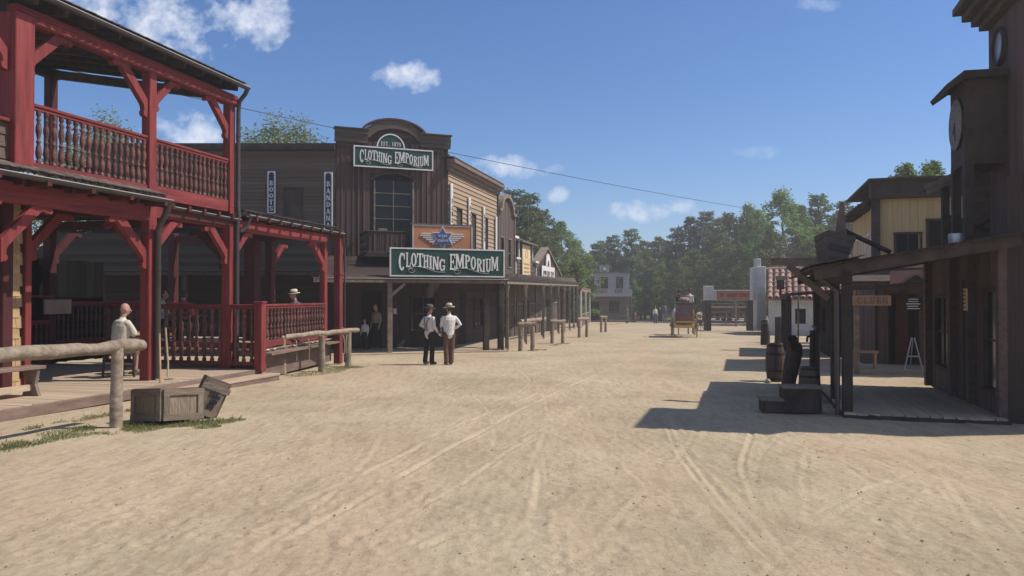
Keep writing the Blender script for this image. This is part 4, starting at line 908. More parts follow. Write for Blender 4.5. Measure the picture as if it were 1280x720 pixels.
def far_shops():
    # narrow porch beyond the row
    F = FR(5.6, 62.5, 0, 80.1); g = gz(0, 66)
    rt = thing('porch_shop', 'small brown shop with open porch past the long awning', 'building', F @ Matrix.Translation((4, 0, g)))
    MB().box((5, 2.2, 1.2), (10, .2, 3.8)).build('wall', dark_w, rt, F); planks_v(rt, F, maroon_b, 0, 10, (g, 2.6), 2.06, .4, [(4, 5, g, 1.3)]); MB().box((4.5, 2.09, .4), (1, .04, 2)).build('door', void_m, rt, F)
    MB().beam((5, -.1, 2.42), (5, 2.3, 2.75), 10.4, .08).build('roof', grey_w, rt, F); MB().box((5, 0, 2.28), (10.2, .12, .22)).build('beam', pink_p, rt, F)
    for x in (.1, 5, 9.9): post(rt, F, x, 0, g, 2.2, .14, white_p)
    for a, b in ((.2, 4.9), (5.1, 9.8)): railing(rt, F, (a, 0), (b, 0), g+.15, g+1.15, .35, .04, grey_w, grey_w)
    MB().box((5, 1, g+.04), (10, 2.2, .12)).build('porch_floor', deck_w, rt, F)
    # grey store that closes the street
    F = FR(8.0, 88, 0, 1.5); g = gz(0, 88)
    rt = thing('grey_store', 'blue-grey false-front store with round emblem at the end of the street', 'building', F @ Matrix.Translation((2.7, 0, g)))
    W = 5.45; xs = (1.0, 2.6, 4.35)
    wall = MB()
    for a, b, c, d in ((0, W, -1.1, 2.75), (0, xs[0]-.36, 2.75, 3.9), (xs[0]+.36, xs[1]-.36, 2.75, 3.9), (xs[1]+.36, xs[2]-.36, 2.75, 3.9), (xs[2]+.36, W, 2.75, 3.9), (0, W, 3.9, 4.45)): wall.box(((a+b)/2, .1, (c+d)/2), (b-a, .12, d-c))
    wall.build('wall', bluegrey_b, rt, F)
    siding(rt, F, bluegrey_b, 0, W, 2.7, 4.45, .02, .19, [(x-.36, x+.36, 2.75, 3.95) for x in xs])
    for x in xs:
        m = MB()
        for s in (-1, 1): m.box((x+s*.36, -.0, 3.35), (.08, .1, 1.3))
        m.box((x, 0, 2.75), (.8, .1, .08)); m.box((x, 0, 3.97), (.8, .1, .08)); m.build('window_frame', dark_w, rt, F)
    MB().box((W/2, -.03, 4.5), (W+.1, .2, .12)).build('cornice', grey_w, rt, F); MB().box((2.6, .05, 4.92), (1.05, .16, .85)).build('crest', bluegrey_b, rt, F)
    em = MB(); em.lathe([(.33, 0), (.33, .05)], 20, (2.6, -.05, 4.95), Matrix.Rotation(R(90), 4, 'X').to_3x3()); eo = em.build('emblem_ring', dark_w, rt, F)
    MB().lathe([(.25, 0), (.25, .03)], 20, (2.6, -.11, 4.95), Matrix.Rotation(R(90), 4, 'X').to_3x3()).build('emblem_disc', white_p, eo, F)
    MB().box((W/2, -.85, 2.55), (W+.1, 1.7, .1)).build('porch_roof', grey_w, rt, F); MB().box((W/2, -1.75, 2.2), (W, .08, .85)).build('fascia', bluegrey_b, rt, F)
    for x in (.05, 2.75, W-.05): post(rt, F, x, -1.72, g, 1.8, .14, grey_w)
    MB().box((W/2, -.9, g+.08), (W+.6, 2.2, .2)).build('porch_floor', edge_w, rt, F)
    siding(rt, F, grey_w, 0, W, g, 2.4, 0.02, .3, [(1.0, 2.0, g, 1.2), (2.9, 4.3, 0, 1.3)]); MB().box((1.5, .02, .1), (1, .04, 2.3)).build('door', void_m, rt, F); window(rt, F, 3.6, .62, 1.3, 1.3, .0, dark_w, 2, 1)
    sg = thing('shop_sign', 'long white-lettered board across the grey store porch', 'sign', F @ Matrix.Translation((2.7, -1.8, 2.0)))
    for x, w in ((1.75, 1.9), (4.15, 2.3)): MB().box((x, -1.81, 2.35), (w, .04, .5)).build('board', mat('faded_board_%d' % int(x), (.36, .37, .40), (.44, .45, .48), .8), sg, F)
    letters(sg, F, line_text('CORRALS', 1.75, 2.35, 1.75, .38), -1.835, arch_b); letters(sg, F, line_text('INN', 3.9, 2.35, .9, .38), -1.835, arch_b)
far_shops()
# ------------------------------------------------------------------ right-hand side, in the shade
FRT = FR(8.75, 16.4, 0, 180+73.0)       # x towards the camera along the wall, y into the building
def clock_house():
    F = FRT; g = gz(0, 13)
    rt = thing('timber_hotel', 'tall shaded maroon timber building with low canopy at the right edge', 'building', F @ Matrix.Translation((2.8, 0, g)))
    ops = [(1.3, 2.4, .30, 1.72), (3.2, 3.75, g, 1.95), (4.55, 5.3, .2, 1.8)]
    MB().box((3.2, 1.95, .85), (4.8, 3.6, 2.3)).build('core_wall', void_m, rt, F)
    planks_v(rt, F, maroon_b, .75, 5.6, (g, 2.5), .02, .2, ops); planks_v(rt, F @ Matrix.Translation((5.6, 0, 0)) @ RZ(90), dark_b, .0, 3.7, (g, 3.4), -.02, .22)
    window(rt, F, 1.85, 1.0, 1.04, 1.36, .0, dark_w, 2, 2); window(rt, F, 4.93, 1.0, .7, 1.55, .0, dark_w, 1, 2); MB().box((3.47, .05, .9), (.5, .04, 2.0)).build('door', dark_w, rt, F)
    for x in (.8, 2.75, 3.95, 5.55): MB().box((x, -.05, 1.12), (.16, .12, 2.5)).build('pilaster', maroon_b if x != 3.95 else dark_w, rt, F)
        # low canopy: posts, beam, rafters, boards
    for x in (5.6, 3.93, .25): post(rt, F, x, -2.12, gz(0, 12)-.02, 2.0, .145 if x > 1 else .13, dark_w)
    MB().box((2.9, -2.15, 1.96), (6.0, .14, .17)).build('eave_beam', dark_w, rt, F); downpipe(rt, F, [(5.75, -2.55, 1.98), (5.72, -2.4, 1.85), (5.68, -2.27, 1.75), (5.68, -2.27, gz(0, 11.6)+.02)], .035)
    MB().beam((5.85, -2.6, 2.0), (5.85, .1, 2.46), .07, .17).build('verge_board', dark_w, rt, F)
    for x in (.2, 1.4, 2.6, 3.8, 5.0): MB().beam((x, -2.5, 1.99), (x, .05, 2.42), .08, .11).build('rafter', dark_w, rt, F)
    for j in range(13):
        t = (j+.5)/13; piece('roof_board', dark_b, rt, F, (2.95, -2.65 + 2.75*t, 2.09 + .47*t), (6.1, .03, .235), RX(9.7) @ RX(-90+2))
    shingle_roof(rt, F, 1.8, 6.0, -2.68, 2.125, -1.9, 2.26, shingle_m, .22, .24)
    # canopy deck, planks along the street
    for j in range(13): piece('deck_plank', deck_w, rt, F, (3.55, -.12 - j*.165, g+.045 + .0125*.5), (4.5, .03, .155), RY(-.7) @ RX(90))
    MB().box((3.55, -1.1, g-.03), (4.5, 2.2, .12), RY(-.7).to_3x3()).build('deck_frame', dark_w, rt, F)
    # cantilever sign beam and its strut at the far post
    MB().beam((3.93, -1.7, 2.26), (3.6, -3.15, 2.30), .13, .13).build('hanging_beam', edge_w, rt, F); MB().beam((3.9, -2.2, 1.62), (3.72, -2.86, 2.22), .1, .11).build('strut', edge_w, rt, F); MB().beam((3.93, -2.12, 1.9), (3.93, -2.12, 2.3), .13, .13).build('post_top', edge_w, rt, F)
    # upper bay: wall, lean roof, post, crossed rail
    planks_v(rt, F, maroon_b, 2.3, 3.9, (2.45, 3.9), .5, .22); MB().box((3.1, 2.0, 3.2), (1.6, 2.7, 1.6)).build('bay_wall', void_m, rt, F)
    for j in range(7):
        t = (j+.5)/7; piece('bay_roof_board', dark_b, rt, F, (2.72, -.52 + 3.2*t, 3.61 + 1.39*t), (1.05, .03, .52), RX(23.5) @ RX(-90+2))
    MB().beam((3.22, -.55, 3.55), (3.22, 2.7, 4.97), .07, .17).build('bay_verge', grey_w, rt, F); post(rt, F, 2.98, -.2, 2.4, 3.68, .12, dark_w)
    MB().prism([(.12, 2.38), (2.75, 2.38), (2.75, 4.88), (.12, 3.76)], 3.12, 3.19, 'x').build('bay_end_wall', edge_w, rt, F)
    for a, b in (((3.26, -.3, 2.5), (3.26, .95, 3.35)), ((3.26, -.3, 3.1), (3.26, .9, 2.6)), ((3.26, -.5, 2.5), (3.26, 1.4, 2.5))): MB().beam(a, b, .04, .05).build('rail_bar', dark_w, rt, F)
    pass
    # clock turret
    ck = MB().box((4.26, .1, 4.4), (.84, .8, 1.32)).build('clock_box', dark_w, rt, F)
    MB().prism([(-.58, 4.98), (-.33, 5.18), (.62, 5.16), (.62, 5.07), (-.31, 5.07), (-.54, 4.91)], 3.7, 4.83, 'x').build('clock_roof', dark_w, ck, F)
    for x in (3.9, 4.62): MB().box((x, -.24, 3.05), (.11 if x < 4 else .15, .13, 1.5)).build('clock_leg', dark_w, ck, F)
    RXm = Matrix.Rotation(R(90), 4, 'X').to_3x3()
    MB().lathe([(.42, 0), (.42, .03)], 28, (4.26, -.30, 4.45), RXm).build('clock_rim', iron_m, ck, F); MB().lathe([(.40, 0), (.40, .012)], 28, (4.26, -.325, 4.45), RXm).build('clock_dial', mat('clock_dial', (.14, .125, .115), (.20, .18, .165), .8), ck, F)
    h = MB(); cx, cz, yy = 4.26, 4.45, -.342
    h.beam((cx, yy, cz), (cx+.03, yy, cz-.27), .012, .03, (1, 0, 0)); h.beam((cx, yy, cz+.03), (cx-.10, yy, cz-.14), .012, .04, (1, 0, 0)); h.build('clock_hand', iron_m, ck, F)
    t = MB()
    for k in range(12): a = R(30*k); t.beam((cx+.29*math.sin(a), yy+.006, cz+.29*math.cos(a)), (cx+.345*math.sin(a), yy+.006, cz+.345*math.cos(a)), .006, .02, (0.3, 0, .9))
    t.build('hour_mark', iron_m, ck, F)
    # tower with cornice and round window
    planks_v(rt, F, maroon_b, 3.75, 5.4, (2.5, 6.1), .30, .2); MB().box((4.58, 1.9, 4.6), (1.64, 3.0, 4.2)).build('tower_core', dark_w, rt, F)
    for j, (o, z) in enumerate(((.06, 6.14), (.16, 6.24), (.28, 6.36), (.40, 6.5))): MB().box((4.62, .9-o/2, z), (1.62+o*1.3, 1.4+o, .12), None, .008).build('cornice', dark_w, rt, F)
    MB().box((4.75, 1.0, 6.7), (1.5, 1.2, .3)).build('tower_cap', maroon_b, rt, F)
    rw = MB(); rw.lathe([(.30, 0), (.30, .07), (.245, .07), (.245, 0)], 24, (4.42, .29, 5.62), RXm); ro = rw.build('round_window', dark_w, rt, F); MB().lathe([(.245, 0), (.245, .01)], 24, (4.42, .27, 5.62), RXm).build('pane', mat('cloudy_glass', (.22, .25, .29), (.30, .33, .37), .25, spec=.6), ro, F)
    # back of the building for other viewpoints
    MB().box((3.2, 3.8, 2.2), (4.8, .2, 5)).build('back_wall', maroon_b, rt, F)
clock_house()
def notice(label, F, x, y, z, w, h, m, lines, name='notice_board'):
    rt = thing(name, label, 'sign', F @ Matrix.Translation((x, y, z-h/2))); MB().box((x, y, z), (w, .03, h)).build('board', m, rt, F)
    r = random.Random(int(x*100)); 
    for i in range(lines):
        ww = w*r.uniform(.5, .82); MB().box((x + r.uniform(-.03, .03)*w, y-.019, z + h*.36 - i*h*.72/max(1, lines-1)), (ww, .008, h*.32/lines)).build('text_line', white_p if m is iron_m else dark_w, rt, F)
    return rt
notice('cream framed price list on the maroon wall post', FRT, 3.97, -.13, 1.62, .15, .36, cream_p, 5)
tag(MB().lathe([(.10, 0), (.115, .1), (.11, .16)], 12, (5.0, -.5, 2.47)).build('bucket', metal_l, None, FRT), 'small pale bucket standing on the canopy roof under the clock', 'bucket')
# broken wooden tub and pointed board lying on the canopy's street end
def roof_tub():
    F = FRT @ Matrix.Translation((4.95, -2.28, 2.16)); rt = thing('wooden_hopper', 'tilted slatted wooden hopper lying on the canopy roof corner', 'hopper', F)
    M = RZ(20) @ RX(-13) @ RY(-9) @ Matrix.Scale(.8, 4)
    for k in range(4):
        for j in range(5):
            w = .19 + .022*j; piece('slat', arch_b, rt, F @ M @ RZ(90*k), (0, -w, .06 + j*.125), (w*2.02, .026, .118), RX(9))
    for sx in (-1, 1):
        for sy in (-1, 1): MB().beam((sx*.17, sy*.17, 0), (sx*.27, sy*.27, .62), .04, .04).build('corner_batten', edge_w, rt, F @ M)
    o = MB().prism([(-.11, .0), (.12, .0), (.07, .28), (-.01, .62), (-.04, .62), (-.09, .3)], -.02, .015, 'y').build('pointed_board', edge_w, None, F @ Matrix.Translation((-.05, .15, .42)) @ RZ(40) @ RX(-6)); tag(o, 'pointed reddish board sticking up from the roof tub', 'board')
    o = MB().tube([(0, 0, 0), (.0, .75, -.40)], .04, 7).build('roof_pole', dark_w, None, F @ Matrix.Translation((-.35, .18, .62))); tag(o, 'short dark pole slanting down behind the roof tub', 'pole')
roof_tub()
def yellow_house():
    F = FR(9.72, 20.5, 0, -17.0); g = gz(0, 20)
    rt = thing('yellow_house', 'yellow board house with dark cornice behind the canopy', 'building', F @ Matrix.Translation((2, 0, g)))
    ops = [(.45, 1.12, 2.72, 3.38), (1.22, 2.2, 2.72, 3.72), (2.9, 3.6, 2.7, 3.7)]
    MB().box((2.6, 2.3, 1.9), (5.2, 4.4, 5.0)).build('core_wall', dark_w, rt, F)
    planks_v(rt, F, yellow_b, .08, 5.2, (2.4, 4.3), .06, .19, ops)
    for a, b, c, d in ops: window(rt, F, (a+b)/2, (c+d)/2, b-a-.05, d-c-.05, .06, dark_w, 2, 1)
    MB().box((2.55, .0, 4.52), (5.4, .3, .48), None, .01).build('cornice', dark_w, rt, F); MB().box((2.6, 2.2, 4.78), (5.6, 4.9, .06)).build('roof', dark_w, rt, F); MB().box((0, .02, 3.4), (.2, .2, 2.3)).build('corner_post', dark_w, rt, F)
    S = F @ RZ(-90) @ Matrix.Translation((-4.4, 0, 0))
    planks_v(rt, S, yellow_b, .1, 4.3, (2.4, 4.2), -.02, .2, [(1.0, 1.5, 2.5, 3.4), (2.3, 2.8, 2.5, 3.4), (3.3, 3.8, 2.5, 3.4)])
    for x in (1.25, 2.55, 3.55): window(rt, S, x, 2.95, .46, .9, -.02, white_p, 1, 2)
    MB().beam((2.2, -.28, 4.2), (2.2, .15, 4.42), 4.4, .1).build('side_eave', dark_w, rt, S)
    for i in range(9): MB().box((.3 + i*.48, -.22, 4.12), (.09, .4, .14)).build('corbel', dark_w, rt, S)
    planks_v(rt, S, maroon_b, .1, 4.3, (g, 2.4), -.02, .22)
    # shaded porch
    MB().beam((1.5, -1.75, 2.02), (1.5, .0, 2.4), 4.6, .08).build('porch_roof', dark_w, rt, F); MB().box((1.5, -1.72, 1.9), (4.6, .1, .12)).build('porch_beam', dark_w, rt, F)
    for x in (-.7, 1.45, 3.7): post(rt, F, x, -1.7, gz(0, 19), 1.95, .13, grey_w)
    MB().box((.62, .02, .75), (.3, .05, 2.0)).build('red_shutter', red_dark, rt, F)
    planks_v(rt, F, maroon_b, .05, 5.2, (g, 2.4), .06, .24, [(.35, .95, g, 1.75), (1.6, 2.2, g, 1.75), (3.2, 3.8, g, 1.75)])
    for x in (.65, 1.9): MB().box((x, .09, (g+1.75)/2), (.58, .04, 1.75-g)).build('door', void_m, rt, F)
    MB().prism([(.05, 1.98), (1.75, 2.2), (1.75, 2.36), (.05, 2.3)], -1.80, -1.77, 'y').build('pediment', pink_p, rt, F); MB().prism([(.35, 2.02), (.9, 2.02), (.62, 2.2)], -1.84, -1.81, 'y').build('pediment_vent', dark_w, rt, F)
    MB().box((1.5, -.85, g+.05), (4.6, 1.8, .16)).build('porch_floor', deck_w, rt, F)
    sg = thing('hanging_sign', 'bare wood CLUBN sign hanging from the shaded porch', 'sign', F @ Matrix.Translation((-.4, -1.78, 1.45)))
    MB().box((-.38, -1.78, 1.58), (.9, .04, .25)).build('board', sign_w, sg, F); letters(sg, F, line_text('CLUBN', -.35, 1.58, .72, .17), -1.80, edge_w, .008)
    for x in (-.7, -.05): MB().tube([(x, -1.77, 1.7), (x, -1.77, 1.86)], .008, 5).build('chain', iron_m, sg, F)
    notice('dark chalkboard with white writing on the porch', F, .55, -1.78, 1.50, .40, .32, iron_m, 5)
    o = MB().beam((1.25, -1.80, 1.76), (1.6, -1.85, 1.76), .05, .09).build('arrow_board', white_p, None, F); tag(o, 'small white pointer board at the porch post', 'sign')
    # easel and bench
    e = thing('easel', 'thin metal A-frame easel standing in the dark porch', 'easel', F @ Matrix.Translation((.6, -1.5, g)))
    for s in (-1, 1): MB().tube([(.6+.03*s, -1.5, g+.92), (.6+.2*s, -1.55, g+.13)], .014, 6).build('leg', metal_l, e, F)
    MB().tube([(.6, -1.48, g+.9), (.6, -1.15, g+.13)], .012, 6).build('leg', metal_l, e, F); MB().box((.6, -1.53, g+.46), (.24, .03, .03)).build('shelf', metal_l, e, F)
    b = thing('porch_bench', 'small wooden bench at the end of the shaded porch', 'bench', F @ Matrix.Translation((-.5, -1.5, g)))
    MB().box((-.5, -1.5, g+.55), (.62, .32, .05)).build('seat', sign_w, b, F)
    for s in (-1, 1): MB().box((-.5+s*.24, -1.5, g+.33), (.06, .28, .40)).build('leg', sign_w, b, F)
yellow_house()
def dark_porch():
    F = FR(12.2, 31.0, 0, 253.0); g = gz(0, 30)
    rt = thing('dark_shed', 'low dark timber shed with posts in front of the tiled white house', 'building', F @ Matrix.Translation((2.5, 0, g)))
    MB().box((2.6, 1.6, .65), (5.2, 3.0, 2.3)).build('core_wall', void_m, rt, F); planks_v(rt, F, dark_b, 0, 5.2, (g, 1.8), .06, .22, [(1.4, 2.0, .4, 1.3), (3.2, 3.8, .4, 1.3)])
    for x in (1.7, 3.5): window(rt, F, x, .85, .55, .85, .05, dark_w, 1, 2)
    MB().beam((2.6, -1.3, 1.75), (2.6, 3.2, 2.1), 5.8, .1).build('roof', dark_w, rt, F); MB().box((2.6, -1.25, 1.66), (5.6, .12, .14)).build('beam', dark_w, rt, F)
    for x in (.1, 1.8, 3.4, 5.1): post(rt, F, x, -1.2, gz(0, 30), 1.62, .13, dark_w)
    lan = thing('porch_lantern', 'dark square lantern above the shed roof edge', 'lantern', F @ Matrix.Translation((1.6, -1.3, 1.9)))
    MB().box((1.6, -1.35, 2.15), (.28, .28, .36)).build('case', dark_w, lan, F); MB().prism([(1.40, 2.33), (1.8, 2.33), (1.6, 2.5)], -1.52, -1.18, 'y').build('cap', dark_w, lan, F); MB().tube([(1.6, -1.35, 1.75), (1.6, -1.35, 2.0)], .04, 6).build('stem', dark_w, lan, F)
dark_porch()
def mission():
    g = gz(0, 46); F = FR(15.35, 46.0, 0, -19.0)
    rt = thing('adobe_house', 'white stucco house with clay tile roof on the right of the street', 'building', F @ Matrix.Translation((4, 0, g)))
    Lw = 8.0; wall = MB()
    for a, b, c, d in ((0, 1.5, g, 1.62), (1.5, 2.1, 1.0, 1.62), (1.5, 2.1, g, .1), (2.1, 4, g, 1.62), (4, 4.8, 1.2, 1.62), (4.8, Lw, g, 1.62)): wall.box(((a+b)/2, .15, (c+d)/2), (b-a, .3, d-c))
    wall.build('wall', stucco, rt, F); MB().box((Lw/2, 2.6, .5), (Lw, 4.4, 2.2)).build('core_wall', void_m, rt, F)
    window(rt, F, 1.8, .55, .56, .86, .1, dark_w, 1, 2)
    MB().prism([(-.35, 1.60), (3.2, 3.40), (6.6, 1.60), (6.6, 1.5), (3.2, 3.3), (-.35, 1.5)], -.1, Lw, 'x').build('roof_deck', edge_w, rt, F)
    tm = MB(); n = 6; T = []
    for e, (r0, zz) in enumerate(((.15, 0), (.12, 0))):
        y = -.38 if e == 0 else .38; T.append([(r0*math.cos(math.pi*i/n), y, r0*.95*math.sin(math.pi*i/n) + (.03 if e == 0 else 0)) for i in range(n+1)])
    P = T[0] + T[1] + [(x*.8, y, z*.8) for x, y, z in T[0]] + [(x*.8, y, z*.8) for x, y, z in T[1]]; k = n+1
    tm.add(P, [(i, i+1, k+i+1, k+i) for i in range(n)] + [(2*k+i, 3*k+i, 3*k+i+1, 2*k+i+1) for i in range(n)] + [(i, 2*k+i, 2*k+i+1, i+1) for i in range(n)]); me = tm.mesh('roof_tile', tile_m)
    ang = math.atan2(1.8, 3.55)
    for i in range(22):
        for j in range(6):
            t = (j+.5)/6; place('roof_tile', me, F @ Matrix.Translation((.10 + i*.365, -.35+3.55*t, 1.62+1.8*t)) @ Matrix.Rotation(ang, 4, 'X') @ RZ(rng.uniform(-1.5, 1.5)), rt)
    for i in range(12): place('ridge_tile', me, F @ Matrix.Translation((.2 + i*.67, 3.2, 3.45)) @ RZ(90), rt)
    # end pillar with stepped white cap
    Fp = FR(16.3, 51.6, 0, 0); pl = MB(); pl.box((.42, .3, (3.75+g)/2), (.62, .8, 3.75-g), None, .03); pl.box((.12, .3, 2.6), (.5, .7, 2.2), None, .02); pl.box((.28, .3, 4.0), (.34, .5, .55), None, .03); pl.build('bell_pillar', stucco, rt, Fp)
    # gateway across the street end
    Fg = FR(13.55, 54, 0, 0)
    gt = thing('street_gate', 'white stuccoed gateway with red-lettered lintel board', 'gate', Fg @ Matrix.Translation((1.7, 0, gz(0, 54))))
    MB().box((1.75, .2, 1.82), (3.5, .5, .72), None, .02).build('lintel', stucco, gt, Fg); MB().box((.3, .2, 2.32), (.62, .5, .3), None, .03).build('lintel_step', stucco, gt, Fg)
    for x, w in ((.25, .42), (3.3, .5)): MB().box((x, .25, (1.46+gz(0, 54))/2), (w, .45, 1.46-gz(0, 54))).build('pier', dark_w, gt, Fg)
    sg = thing('gate_sign', 'reddish board with carved red shop lettering on the gateway lintel', 'sign', Fg @ Matrix.Translation((2, -.1, 1.5)))
    MB().box((2.05, -.09, 1.83), (2.3, .05, .56)).build('board', mat('orange_red_board', (.42, .15, .095), (.52, .20, .13), .8), sg, Fg)
    MB().box((2.05, -.08, 1.83), (2.38, .03, .64)).build('rim', edge_w, sg, Fg)
    letters(sg, Fg, line_text('DRY GOODS STORE', 2.05, 1.83, 2.1, .26), -.117, red, .01)
    # wagon wheel and sheds seen through the gate
    wagon_wheel('wagon_wheel', 'spoked wagon wheel leaning beside the gate pier', FR(13.0, 53.0, gz(0, 53)+.55, 15) @ RX(90 - 8), .55, iron_m, 'wheel')
    br = thing('slat_fence', 'open red-brown slatted fence seen through the gateway', 'fence', FR(17, 66, gz(0, 66)))
    Fb = FR(16.6, 66, 0, 0); None
    for z in (-.45, -.05, .4, .85): piece('slat', pink_p if z > .7 else maroon_b, br, Fb, (2.6, .0, z), (5.2, .06, .17))
    for x in (.1, 2.6, 5.1): post(br, Fb, x, -.1, gz(0, 66), 1.25, .16, grey_w)
    MB().box((2.6, .0, 1.12), (5.3, .2, .06)).build('capping', grey_w, br, Fb)
def wagon_wheel(name, label, F, r, m, cat=None, parent=None, spokes=12):
    rt = parent
    t = MB(); n = 28; P = []
    ring = [(r, -.03), (r, .03), (r*.92, .03), (r*.92, -.03)]
    for j in range(n):
        a = 2*math.pi*j/n
        for q, z in ring: P.append((q*math.cos(a), q*math.sin(a), z))
    t.add(P, [(j*4+i, j*4+(i+1) % 4, ((j+1) % n)*4+(i+1) % 4, ((j+1) % n)*4+i) for j in range(n) for i in range(4)])
    if parent is None: rt = thing(name, label, cat, F)
    w = t.build('rim' if parent is None else 'wheel', m, rt, F)
    top = rt if parent is None else w
    for k in range(spokes): a = 2*math.pi*k/spokes; MB().beam((r*.1*math.cos(a), r*.1*math.sin(a), 0), (r*.94*math.cos(a), r*.94*math.sin(a), 0), .03, .035).build('spoke', m, top, F)
    MB().lathe([(r*.09, -.1), (r*.14, -.05), (r*.14, .05), (r*.09, .1)], 12).build('hub', m, top, F)
    return w
mission()
# ------------------------------------------------------------------ hitching rails, crates, barrels and small props
def hitch(label, posts, log, pr=.075, lr=.06, knots=3, rope=False):
    rt = thing('hitching_rail', label, 'hitching rail', FR(posts[0][0], posts[0][1], gz(*posts[0][:2])), 'hitching rails along the street')
    for (x, y, zt) in posts:
        g = gz(x, y); m = MB(); k = 9; pts = []; rad = []
        for i in range(k):
            t = i/(k-1); pts.append((x + .012*noise.noise(Vector((x, y, t*3))), y + .012*noise.noise(Vector((y, x, t*3))), g-.06 + (zt-g+.06)*t)); rad.append(pr*(1.12 - .18*t + .07*noise.noise(Vector((x*3, t*5, y)))))
        m.tube(pts, rad, 10); m.build('post', log_w, rt)
    a, b = Vector(log[0]), Vector(log[1]); m = MB(); k = 30; pts = []; rad = []
    for i in range(k):
        t = i/(k-1); p = a.lerp(b, t); p.z += .025*noise.noise(Vector((p.x*2, p.y*2, 1))); p.x += .02*noise.noise(Vector((p.x, p.y*2, 4))); pts.append(p); rad.append(lr*(1.0 + .20*noise.noise(Vector((t*9, a.x*3, 2))) + (-.12 if i in (0, k-1) else 0)))
    m.tube(pts, rad, 11); m.v = [tuple(Vector(q) + Vector((1, 1, 1))*lr*.09*noise.noise(Vector(q)*9)) for q in m.v]; m.build('rail', log_w, rt)
    if rope:
        for t, dx in rope:
            p = a.lerp(b, t); q = [(p.x+lr, p.y, p.z+lr*.2), (p.x, p.y, p.z+lr*1.15), (p.x-lr*1.1, p.y, p.z), (p.x-lr*.2, p.y-.01, p.z-lr*1.1), (p.x+lr*.9, p.y-.03, p.z-.1), (p.x+lr+dx, p.y-.05, p.z-.35), (p.x+lr+dx*.6, p.y-.03, p.z-.62)]
            MB().tube(q, .011, 6).build('rope', rope_m, rt)
    return rt
hitch('thick weathered log hitching rail in the left foreground', [(-5.45, 10.6, 1.0), (-6.45, 6.6, 1.02)], [(-6.75, 5.4, 1.03), (-5.33, 11.1, .968)], .08, .085)
hitch('long log hitching rail in front of the red railing', [(-5.64, 18.9, .64), (-4.95, 20.0, .66), (-4.62, 21.7, .68)], [(-5.95, 18.2, .66), (-4.45, 22.2, .72)], .085, .07, rope=[(.42, .02), (.80, .03), (.84, -.03), (.3, .01)])
for l, x, y, w, d in (('short hitching rail nearest the store corner', .55, 29.1, .55, .1), ('second short hitching rail along the shops', 2.1, 35.2, .6, .35), ('third short hitching rail along the shops', 3.92, 42.2, .55, .5), ('farthest short hitching rail near the small porch', 6.1, 51.0, .42, .5)):
    g = gz(x, y); hitch(l, [(x-w*.42, y, g+.95), (x+w*.42, y+d, g+.95)], [(x-w*.62, y-d*.3, g+1.0), (x+w*.62, y+d*1.3, g+1.0)], .08, .085)
hitch('longer hitching rail at the boardwalk behind the short ones', [(.5, 37.6, .45), (1.7, 42.8, .42)], [(.4, 37.0, .5), (1.85, 43.4, .46)], .09, .1)
def crate(label, F, sx, sy, sz, m=crate_w, panel=True, name='wooden_crate'):
    rt = thing(name, label, 'crate', F)
    def face(Fm, w, h):                      # framed face with planks, in local x-z plane, outward -y
        n = max(2, round(w/.18))
        for i in range(n): piece('plank', m, rt, Fm, (-w/2 + (i+.5)*w/n, .0, h/2), (h-.02, .02, w/n-.008), RY(90))
        for z in (.045, h-.045): piece('frame_board', m, rt, Fm, (0, -.024, z), (w, .024, .085))
        for x in (-w/2+.045, w/2-.045): piece('frame_board', m, rt, Fm, (x, -.022, h/2), (h-.17, .024, .085), RY(90))
    face(F @ Matrix.Translation((0, -sy/2, 0)), sx, sz); face(F @ RZ(180) @ Matrix.Translation((0, -sy/2, 0)), sx, sz)
    face(F @ RZ(-90) @ Matrix.Translation((0, -sx/2, 0)), sy, sz); face(F @ RZ(90) @ Matrix.Translation((0, -sx/2, 0)), sy, sz)
    n = 3
    for i in range(n): piece('lid_plank', m, rt, F, (0, -sy/2 + (i+.5)*sy/n, sz+.005), (sx+.06, .022, sy/n-.006), RX(90))
    MB().box((0, 0, .03), (sx-.03, sy-.03, .03)).build('floor', m, rt, F); return rt
g = gz(0, 10.8)
crate('weathered grey wooden crate with framed panels, tilted beside the hitching post', FR(-4.98, 11.12, g+.02, 56) @ RY(4) @ RX(-5), .62, .74, .44)
c2 = crate('taller grey crate leaning over behind the framed crate', FR(-4.68, 11.62, g+.03, 30) @ RY(24), .31, .31, .54)
piece('cleat', grey_w, c2, WM[c2], (0, -.185, .43), (.42, .03, .09)); 
for i in range(3): piece('faded_stripe', navy_p, c2, WM[c2], (.03 + .015*i, -.193, .16 + i*.075), (.10, .006, .05))
def barrel(label, x, y, r, h, z=None, F=None, name='barrel'):
    z = gz(x, y) if z is None else z; F = FR(x, y, z, rng.uniform(0, 90)); rt = thing(name, label, 'barrel', F)
    n = 14; ang = math.pi/n
    for k in range(n):
        a = 2*math.pi*k/n; P = []
        for j in range(7):
            t = j/6; rr = r*(.80 + .20*math.sin(math.pi*t))
            for q, s in ((rr, -1), (rr, 1), (rr-.025, 1), (rr-.025, -1)): P.append((q*math.cos(a+s*ang*.97), q*math.sin(a+s*ang*.97), h*t))
        m = MB(); m.add(P, [(j*4+i, j*4+(i+1) % 4, (j+1)*4+(i+1) % 4, (j+1)*4+i) for j in range(6) for i in range(4)] + [(0, 1, 2, 3), (24, 27, 26, 25)]); m.build('stave', barrel_m, rt, F)
    for t in (.06, .28, .72, .94):
        rr = r*(.80+.20*math.sin(math.pi*t)) + .004; MB().lathe([(rr, -.018), (rr+.002, .018)], 20, (0, 0, h*t)).build('hoop', iron_m, rt, F)
    MB().lathe([(r*.78, 0), (r*.78, .02)], 18, (0, 0, h-.04)).build('lid', barrel_m, rt, F)
